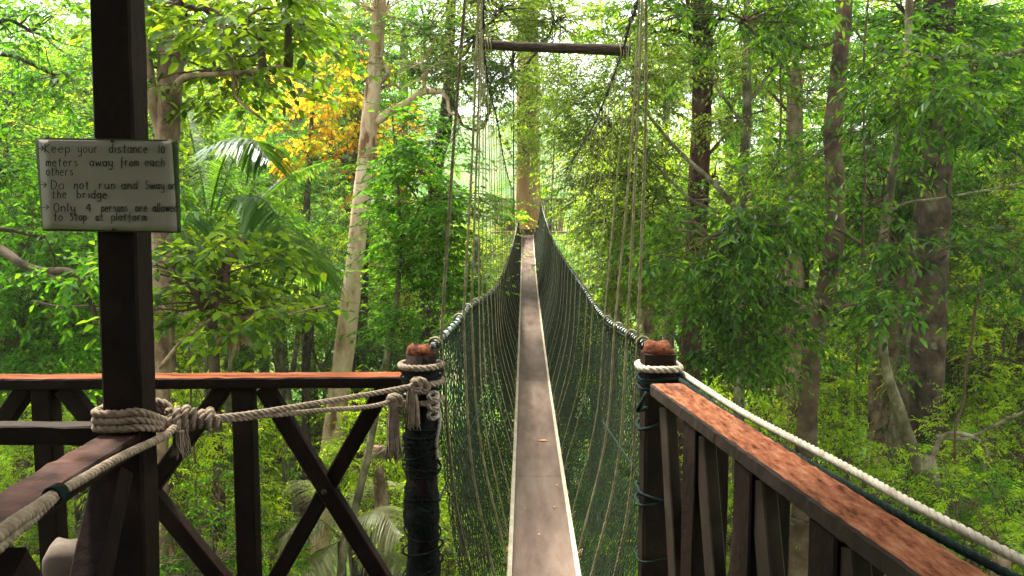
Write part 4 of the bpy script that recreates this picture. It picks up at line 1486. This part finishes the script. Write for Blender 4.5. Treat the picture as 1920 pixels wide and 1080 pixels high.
# rope collars at the entrance posts
mb = MB()
rope(mb, ring_path((lp_[0], lp_[1], 1.088), .060), .0095, pitch=.05, sides=8)
o = mb.build('rope_collar', M['rope'])
tag(o, 'beige rope ring round the top of the left entrance post', 'rope')
mb = MB()
rope(mb, ring_path((rp_[0], rp_[1], 1.085), .062, sq=-.08, n=60), .0105, pitch=.055, sides=8)
o = mb.build('rope_collar', M['rope_white'])
tag(o, 'cream rope ring round the top of the right entrance post', 'rope')

# green cord on the right post: wraps, and the line along the outside of the rail
mb = MB()
for z, ti in ((1.055, .004), (1.042, -.004), (1.028, .003), (.93, .03), (.70, -.02), (.695, .02), (.52, .012), (.38, -.015)):
    pth = ring_path((rp_[0], rp_[1], z), .062, sq=-.11, n=48)
    pth[:, 2] += ti * np.cos(np.linspace(0, 6.28, len(pth)))
    tube(mb, pth, .0055 if z > .6 else .0035, 6)
tube(mb, catmull([P(1213, 735, 2.1), P(1200, 760, 2.1), P(1196, 770, 2.12), P(1212, 765, 2.08)], 12), .006, 6)
gr = [P(1262, 706, 2.22), P(1290, 722, 2.02), P(1400, 800, 1.66), P(1560, 892, 1.36), P(1720, 985, 1.16), P(1900, 1082, 1.0), P(2200, 1240, .8)]
rope(mb, catmull(gr, 60), .0075, pitch=.05, sides=6)
o = mb.build('green_cord', M['rope_green'])
tag(o, 'dark green cord wrapped on the right post and trailing along the right rail', 'cord')
mb = MB()
wr = [P(1255, 688, 2.235), P(1275, 698, 2.17), P(1390, 772, 1.80), P(1560, 862, 1.48), P(1720, 950, 1.27), P(1920, 1054, 1.10), P(2250, 1230, .9)]
rope(mb, catmull(wr, 80), .0090, pitch=.042, sides=8)
o = mb.build('guide_rope', M['rope_white'])
tag(o, 'thick white twisted rope running beside the right rail toward the viewer', 'rope')

# ------------------------------------------------------------------ rope barrier between the sign post and the left entrance post
bar = empty('rope_barrier', on_post(1.07), 'beige twisted rope knotted round the sign post and tied across to the left post', 'rope')
pc = on_post(1.078)
mb = MB()
for k in range(3):
    z = 1.096 - k * .0165
    w, h = .050, .045
    c = np.array([pc[0], pc[1], z])
    kn = P(322, 792 + k * 6, 1.66)
    loop = [kn + [0, -.005, 0], c + [w * .9, -h * 1.0, .002], c + [0, -h * 1.12, 0], c + [-w * 1.02, -h * 1.0, 0], c + [-w * 1.12, 0, 0], c + [-w, h * 1.1, 0], c + [w, h * 1.1, 0], kn + [0, .012, 0]]
    rope(mb, catmull(loop, 90), .0088, pitch=.045, sides=8)
mb.build('post_wrap', M['rope'], bar)
# the knot: coils round the standing part, and loose lumps
mb = MB()
ka, kb = P(318, 796, 1.655), P(405, 783, 1.69)
T = unit(kb - ka)
S = unit(np.cross(T, Z3))
U = np.cross(S, T)
nt_ = 6
t = np.linspace(0, 1, 200)
rad = .020 - .007 * t + .004 * np.sin(t * 9)
an = t * nt_ * 2 * math.pi
coil = ka * (1 - t[:, None]) + kb * t[:, None] + (np.cos(an) * rad)[:, None] * S + (np.sin(an) * rad)[:, None] * U
rope(mb, coil, .0095, pitch=.04, sides=7)
coil2 = ka * (1 - t[:, None]) + (ka * .45 + kb * .55) * t[:, None] + (np.cos(an * .5 + 1) * .016)[:, None] * S + (np.sin(an * .5 + 1) * .018 + .014)[:, None] * U
rope(mb, coil2, .0085, pitch=.04, sides=7)
mb.build('knot', M['rope'], bar)
mb = MB()
gt = np.random.default_rng(3)


def tassel(mb, c, n, ln, spread, r=.0016, top=.006):
    for _ in range(n):
        o_ = gt.normal(0, 1, 2)
        o_ = o_ / max(1, np.linalg.norm(o_))
        l_ = ln * gt.uniform(.78, 1.05)
        a_ = c + np.array([o_[0] * top, o_[1] * top, 0])
        b_ = c + np.array([o_[0] * spread * .8 + gt.normal(0, .002), o_[1] * spread * .8, -l_ * .5])
        e_ = c + np.array([o_[0] * spread + gt.normal(0, .004), o_[1] * spread, -l_])
        tube(mb, catmull([a_, b_, e_], 8), r, 4)


tassel(mb, P(338, 805, 1.64), 46, .062, .020, .0013, .012)
mb.build('frayed_end', M['rope'], bar)
# the two lines to the left entrance post
mb = MB()
k1 = np.array([lp_[0] - .002, lp_[1] - .066, 0]) + [0, 0, P(787, 724, lp_[1] - .066)[2]]
k1 = P(783, 722, 2.10)
k2 = P(738, 752, 2.10)
rope(mb, catmull([kb - T * .01, P(470, 776, 1.76), P(600, 755, 1.90), P(700, 738, 2.02), k1], 80), .0078, pitch=.046, sides=8)
rope(mb, catmull([kb - T * .015 - U * .008, P(470, 783, 1.76), P(600, 770, 1.91), P(690, 763, 2.03), k2], 80), .0068, pitch=.041, sides=8)
mb.build('barrier_line', M['rope'], bar)
mb = MB()
for c, rr in ((k1, .017), (k2, .015)):
    th = np.linspace(0, 4 * math.pi, 70)
    kn = c + np.stack([np.cos(th) * rr * 1.1 + .012 * th / 12.6, -.004 + np.sin(th * .5) * .008, np.sin(th) * rr], 1)
    rope(mb, kn, .0095, pitch=.04, sides=7)
    kn = c + np.stack([np.cos(th) * rr * .6, np.sin(th) * rr * .7 - .006, np.sin(th * .5) * rr * .9], 1)
    rope(mb, kn, .0085, pitch=.04, sides=7)
# turns that hold the knots to the post
rope(mb, ring_path((lp_[0], lp_[1], k1[2] - .002), .062, turns=.62, ph=-1.2), .0095, pitch=.045, sides=7)
rope(mb, ring_path((lp_[0], lp_[1], k2[2] - .01), .062, turns=1), .009, pitch=.045, sides=7)
mb.build('knot', M['rope'], bar)
for c, n, ln, sp in ((k1 + [-.014, -.012, -.006], 60, .115, .020), (k2 + [.0, -.012, -.006], 60, .165, .019)):
    mb = MB()
    tassel(mb, c, n, ln, sp, .0018, .010)
    mb.build('tassel', M['rope'], bar)
# hanging loose end on the post's far side
mb = MB()
gq = catmull([P(822, 765, 2.16), P(824, 790, 2.15), P(818, 830, 2.14), P(820, 860, 2.14)], 30)
rope(mb, gq, .0065, pitch=.04, sides=6)
for yy in (742, 760, 778):
    c = P(812, yy, 2.11)
    th = np.linspace(0, 6.28, 20)
    rope(mb, c + np.stack([np.cos(th) * .014, np.sin(th) * .01, np.sin(th) * .008], 1), .007, pitch=.04, sides=6)
mb.build('loose_end', M['rope_white'], bar)
# line toward the viewer
nl = empty('hand_line', P(315, 812, 1.6), 'thick beige twisted rope sloping from the sign post knot to the lower left corner', 'rope')
mb = MB()
q = [P(330, 800, 1.64), P(300, 822, 1.56), P(230, 855, 1.40), P(160, 895, 1.25), P(92, 935, 1.13)]
rope(mb, catmull(q, 70), .0088, pitch=.040, sides=8)
q = [P(100, 930, 1.14), P(60, 958, 1.06), P(20, 985, .98), P(-60, 1050, .86), P(-200, 1200, .7)]
rope(mb, catmull(q, 60), .0105, pitch=.042, sides=8)
q = [P(98, 936, 1.135), P(60, 972, 1.06), P(20, 1005, .98), P(-60, 1080, .86)]
rope(mb, catmull(q, 60), .0085, pitch=.04, sides=8)
mb.build('rope_length', M['rope'], nl)
mb = MB()
c0 = P(96, 932, 1.135)
dd = unit(P(160, 895, 1.25) - c0)
S = unit(np.cross(dd, Z3))
U = np.cross(S, dd)
th = np.linspace(0, 6.28 * 5, 100)
tube(mb, c0 + dd * (th / 31.4 * .028)[:, None] + np.cos(th)[:, None] * S * .014 + np.sin(th)[:, None] * U * .014, .0025, 5)
mb.build('whipping', M['rope_green'], nl)

# ------------------------------------------------------------------ handwritten sign
sg = empty('notice_sign', on_post(P(200, 348, ZS)[2]), 'handwritten rules on a dull laminated sheet nailed to the dark corner post', 'sign')
SY = ZS - .008
TL, TR, BR, BL = P(65, 258, SY), P(333, 262, SY), P(339, 437, SY + .002), P(80, 433, SY)


def sheet(mb, a_, b_, c_, d_, th, bend, n=14, dy=0.0):
    u = np.linspace(0, 1, n)
    v = np.linspace(0, 1, n)
    Uu, Vv = np.meshgrid(u, v)
    p = (a_ * ((1 - Uu) * (1 - Vv))[..., None] + b_ * (Uu * (1 - Vv))[..., None] + c_ * (Uu * Vv)[..., None] + d_ * ((1 - Uu) * Vv)[..., None])
    p[..., 1] += dy - bend * (np.sin(Uu * 5 + Vv * 2) * .5 + (Uu > .8) * (Vv > .8) * (Uu - .8) * (Vv - .8) * 10)
    fr = p.reshape(-1, 3)
    bk = fr + [0, th, 0]
    i, j = np.meshgrid(np.arange(n - 1), np.arange(n - 1))
    a0 = (j * n + i).ravel()
    f = np.stack([a0, a0 + n, a0 + n + 1, a0 + 1], 1)
    fb = np.stack([a0, a0 + 1, a0 + n + 1, a0 + n], 1) + n * n
    ed = []
    for k in range(n - 1):
        for (s0, s1) in ((k, k + 1), ((n - 1) * n + k + 1, (n - 1) * n + k), (k * n + n, k * n), (k * n + n - 1, (k + 1) * n + n - 1)):
            ed.append([s0, s1, s1 + n * n, s0 + n * n])
    mb.add(np.vstack([fr, bk]), np.vstack([f, fb, ed]))


def on_sheet(px, py):
    u = (px - 65) / 268.0
    p = P(px, py, SY - .0022)
    return p


mb = MB()
sheet(mb, TL, TR, BR, BL, .003, .0012)
mb.build('laminate', M['laminate'], sg)
mb = MB()
sheet(mb, P(73, 262, SY), P(322, 265, SY), P(333, 434, SY), P(82, 429, SY), .0012, .0012, dy=-.0016)
paper = mb.build('paper', M['paper'], sg)
# stroke letters: x 0..1, y 0 baseline, 1 x-height, 1.7 ascender, -.6 descender
def arc(cx, cy, rx, ry, a0, a1, n=9):
    return [(cx + rx * math.cos(R(t)), cy + ry * math.sin(R(t))) for t in np.linspace(a0, a1, n)]


GL = {
    'K': [[(.1, 0), (.1, 1.7)], [(.9, 1.7), (.1, .8), (1, 0)]],
    'e': [[(.1, .55), (.9, .6)] + arc(.5, .5, .42, .5, 15, 320)],
    'p': [[(.1, 1), (.1, -.7)], arc(.5, .5, .4, .48, 170, -170)],
    'y': [[(.1, 1), (.15, .3), (.5, .1), (.85, .4)], [(.85, 1), (.85, -.3), (.5, -.65), (.1, -.5)]],
    'o': [arc(.5, .5, .42, .5, 90, 450)],
    'u': [[(.1, 1), (.12, .3), (.45, 0), (.85, .3), (.85, 1)], [(.85, .4), (.9, 0)]],
    'r': [[(.2, 1), (.2, 0)], [(.2, .6), (.5, 1), (.85, .95)]],
    'd': [arc(.45, .5, .4, .48, 20, 340), [(.87, 1.7), (.87, 0)]],
    'i': [[(.5, 1), (.5, 0)], [(.5, 1.4), (.52, 1.46)]],
    's': [[(.85, .9), (.4, 1), (.2, .75), (.75, .4), (.7, .08), (.1, .06)]],
    't': [[(.5, 1.5), (.5, .1), (.8, 0)], [(.1, 1), (.9, 1)]],
    'a': [arc(.45, .5, .4, .48, 30, 330), [(.87, 1), (.87, .1), (1, 0)]],
    'n': [[(.15, 1), (.15, 0)], [(.15, .65), (.5, 1), (.85, .75), (.87, 0)]],
    'c': [arc(.52, .5, .42, .5, 45, 315)],
    'm': [[(.08, 1), (.08, 0)], [(.08, .7), (.28, 1), (.48, .75), (.48, 0)], [(.48, .7), (.7, 1), (.92, .75), (.94, 0)]],
    'w': [[(.05, 1), (.25, 0), (.5, .8), (.75, 0), (.95, 1)]],
    'f': [[(.85, 1.6), (.55, 1.65), (.45, 1.2), (.45, -.5)], [(.1, .9), (.85, .9)]],
    'h': [[(.15, 1.7), (.15, 0)], [(.15, .6), (.5, 1), (.85, .75), (.87, 0)]],
    'O': [arc(.5, .8, .48, .82, 100, 460, 13)],
    'D': [[(.12, 1.6), (.12, 0), (.55, .08), (.95, .6), (.85, 1.3), (.4, 1.65), (0, 1.6)]],
    'S': [[(.9, 1.4), (.45, 1.6), (.15, 1.25), (.5, .9), (.85, .5), (.6, .05), (.1, .1)]],
    'l': [[(.4, 1.7), (.4, .1), (.6, 0)]],
    'b': [[(.12, 1.7), (.12, 0)], arc(.5, .5, .4, .48, 160, -160)],
    'g': [arc(.45, .5, .4, .48, 20, 340), [(.87, 1), (.87, -.3), (.5, -.65), (.1, -.45)]],
    '1': [[(.4, 1.2), (.55, 1.35), (.55, 0)]],
    '0': [arc(.5, .6, .4, .6, 90, 450)],
    '4': [[(.7, 0), (.72, 1.5), (.1, .6), (1, .6)]],
    '.': [[(.3, .0), (.38, .06)]],
    '>': [[(0, .55), (1, .6)], [(.55, 1.0), (1, .6), (.55, .2)]],
}


def word(mb, text, x0, x1, base, xh, g):
    """lettering between crop columns x0..x1 on a baseline"""
    n = len(text)
    wts = [.55 if ch in 'il1.' else 1.25 if ch in 'mw' else 1.0 for ch in text]
    tot = sum(wts)
    x = x0
    for ch, w in zip(text, wts):
        cw = (x1 - x0) * w / tot
        for st in GL[ch]:
            st = np.array(st, float)
            if len(st) > 2:
                st2 = catmull(np.column_stack([st, np.zeros(len(st))]), len(st) * 3)[:, :2]
            else:
                st2 = st
            pts = []
            jy = g.normal(0, .03)
            for (u, v) in st2:
                cx = x + (.08 + u * .78) * cw
                cy = base - (v + jy) * xh
                pts.append(on_sheet(50 + cx / 5.142, 240 + cy / 5.142))
            pts = np.array(pts)
            tube(mb, pts, .00062, 5, cap=False)
        x += cw


gtx = np.random.default_rng(2)
LINES = [
    (222, 52, [('>', 112, 165), ('Keep', 165, 430), ('your', 488, 695), ('distance', 790, 1172), ('10', 1262, 1342)]),
    (352, 50, [('meters', 178, 502), ('away', 602, 838), ('from', 895, 1088), ('each', 1132, 1340)]),
    (440, 50, [('others.', 182, 480)]),
    (572, 50, [('>', 128, 198), ('Do', 228, 372), ('not', 452, 608), ('run', 686, 862), ('and', 908, 1078), ('Sway', 1138, 1335), ('on', 1362, 1440)]),
    (662, 50, [('the', 236, 392), ('bridge.', 476, 812)]),
    (790, 50, [('>', 146, 220), ('Only', 258, 480), ('4', 562, 630), ('persons', 716, 980), ('are', 1040, 1168), ('allowed', 1212, 1462)]),
    (876, 48, [('to', 252, 352), ('Stop', 412, 584), ('at', 662, 745), ('platform', 812, 1165)]),
]
for base, xh, ws in LINES:
    for w, x0, x1 in ws:
        mb = MB()
        word(mb, w, x0, x1, base + (16 if w != '>' else 8) * 1.0, xh * (1.15 if w == '>' else 1), gtx)
        mb.build('arrow' if w == '>' else 'word', M['ink'], paper)
for (x, y) in ((211, 264), (214, 431)):
    mb = MB()
    c = on_sheet(x, y)
    tube(mb, [c + [0, .004, 0], c + [0, -.003, 0], c + [0, -.004, 0]], [.003, .0035, .002], 8)
    mb.build('nail', M['nail'], sg)

# pale sack low behind the left railing
sc_ = P(127, 1072, 2.02)
mb = MB()
u = np.linspace(0, 2 * math.pi, 25)[:-1]
rows = []
gsk = np.random.default_rng(9)
for k, zt in enumerate(np.linspace(-.35, .085, 14)):
    rr = .056 * (1 - (max(0, zt - .03) / .075) ** 2 * .55) * (1 + .05 * math.sin(zt * 40))
    ring = [(sc_[0] + math.copysign(abs(math.cos(a_)) ** .6, math.cos(a_)) * rr + .1 * max(0, -zt) * .2, sc_[1] + math.copysign(abs(math.sin(a_)) ** .6, math.sin(a_)) * rr * .8, sc_[2] + zt + .006 * math.sin(3 * a_)) for a_ in u]
    rows.append(ring)
rows = np.array(rows)
i = np.arange(13)[:, None] * 24
j = np.arange(24)[None]
f = np.stack([i + j, i + (j + 1) % 24, i + 24 + (j + 1) % 24, i + 24 + j], -1).reshape(-1, 4)
vv = np.vstack([rows.reshape(-1, 3), rows[-1].mean(0) + [0, 0, .006]])
ex = [[13 * 24 + s, 13 * 24 + s + 1, 13 * 24 + (s + 2) % 24, 14 * 24] for s in range(0, 24, 2)]
mb.add(vv, np.vstack([f, ex]))
o = mb.build('sack', M['sack'])
tag(o, 'pale beige canvas sack half hidden low behind the left railing', 'sack')

# withered leaf clump caught on the branch left of the pale tree
dl = MB()
gd = np.random.default_rng(6)
c = P(440, 615, 5.1)
nL = 14
leaf_quads(dl, c + gd.normal(0, .025, (nL, 3)), gd.normal(0, 1, (nL, 3)) * [1, 1, .3] - Z3 * .8, gd.normal(0, 1, (nL, 3)), gd.uniform(.08, .16, nL), gd.uniform(.05, .08, nL), True, .4)
o = dl.build('withered_leaves', M['dead_leaf'], smooth=False)
tag(o, 'clump of withered brown leaves caught on a branch above the left rail', 'leaves')

# ------------------------------------------------------------------ light
SUN_EL, SUN_AZ = R(66), R(-40)       # azimuth from +Y toward +X
w = bpy.data.worlds.new('World')
scene.world = w
w.use_nodes = True
nt = w.node_tree
nt.nodes.clear()
sky = N_(nt, 'ShaderNodeTexSky')
sky.sky_type = 'NISHITA'
sky.sun_disc = False
sky.sun_elevation = SUN_EL
sky.sun_rotation = SUN_AZ
sky.air_density = 1.0
sky.dust_density = 4.0
sky.ozone_density = 1.0
bg = N_(nt, 'ShaderNodeBackground')
bg.inputs[1].default_value = .15
hs = N_(nt, 'ShaderNodeHueSaturation')
hs.inputs['Saturation'].default_value = .08
out = N_(nt, 'ShaderNodeOutputWorld')
nt.links.new(sky.outputs[0], hs.inputs['Color'])
nt.links.new(hs.outputs[0], bg.inputs[0])
nt.links.new(bg.outputs[0], out.inputs[0])
sun_d = bpy.data.lights.new('sun', 'SUN')
sun_d.energy = 4.2
sun_d.angle = R(6)
sun_d.color = (1, .95, .86)
sun = bpy.data.objects.new('sun', sun_d)
COL.objects.link(sun)
dv = Vector((math.sin(SUN_AZ) * math.cos(SUN_EL), math.cos(SUN_AZ) * math.cos(SUN_EL), math.sin(SUN_EL)))
sun.rotation_euler = dv.to_track_quat('Z', 'Y').to_euler()
sun.location = (0, 0, 60)

# haze in the valley air
HAZE = True
if HAZE:
    mb = MB()
    x0, x1, y0, y1, z0, z1 = -405, 405, -125, 505, -20, 75
    v = [(x, y, z) for x in (x0, x1) for y in (y0, y1) for z in (z0, z1)]
    f = [(0, 1, 3, 2), (4, 6, 7, 5), (0, 4, 5, 1), (2, 3, 7, 6), (0, 2, 6, 4), (1, 5, 7, 3)]
    mb.add(v, f)
    m, nt = new_mat('haze')
    pv = N_(nt, 'ShaderNodeVolumePrincipled')
    pv.inputs['Color'].default_value = (.9, .95, .95, 1)
    pv.inputs['Density'].default_value = .0007
    pv.inputs['Anisotropy'].default_value = .3
    ou = N_(nt, 'ShaderNodeOutputMaterial')
    nt.links.new(pv.outputs[0], ou.inputs['Volume'])
    o = mb.build('haze', m, smooth=False)
    o['kind'] = 'stuff'
    tag(o, 'pale misty air over the valley', 'haze')

scene.view_settings.view_transform = 'Standard'
scene.view_settings.look = 'None'
scene.view_settings.exposure = 2.65
scene.view_settings.gamma = 1
scene.view_settings.use_curve_mapping = False
cy = scene.cycles
cy.use_denoising = True
cy.max_bounces = 10
cy.diffuse_bounces = 7
cy.glossy_bounces = 2
cy.transmission_bounces = 6
cy.volume_bounces = 1
cy.transparent_max_bounces = 8
cy.caustics_reflective = False
cy.caustics_refractive = False
cy.sample_clamp_indirect = 6
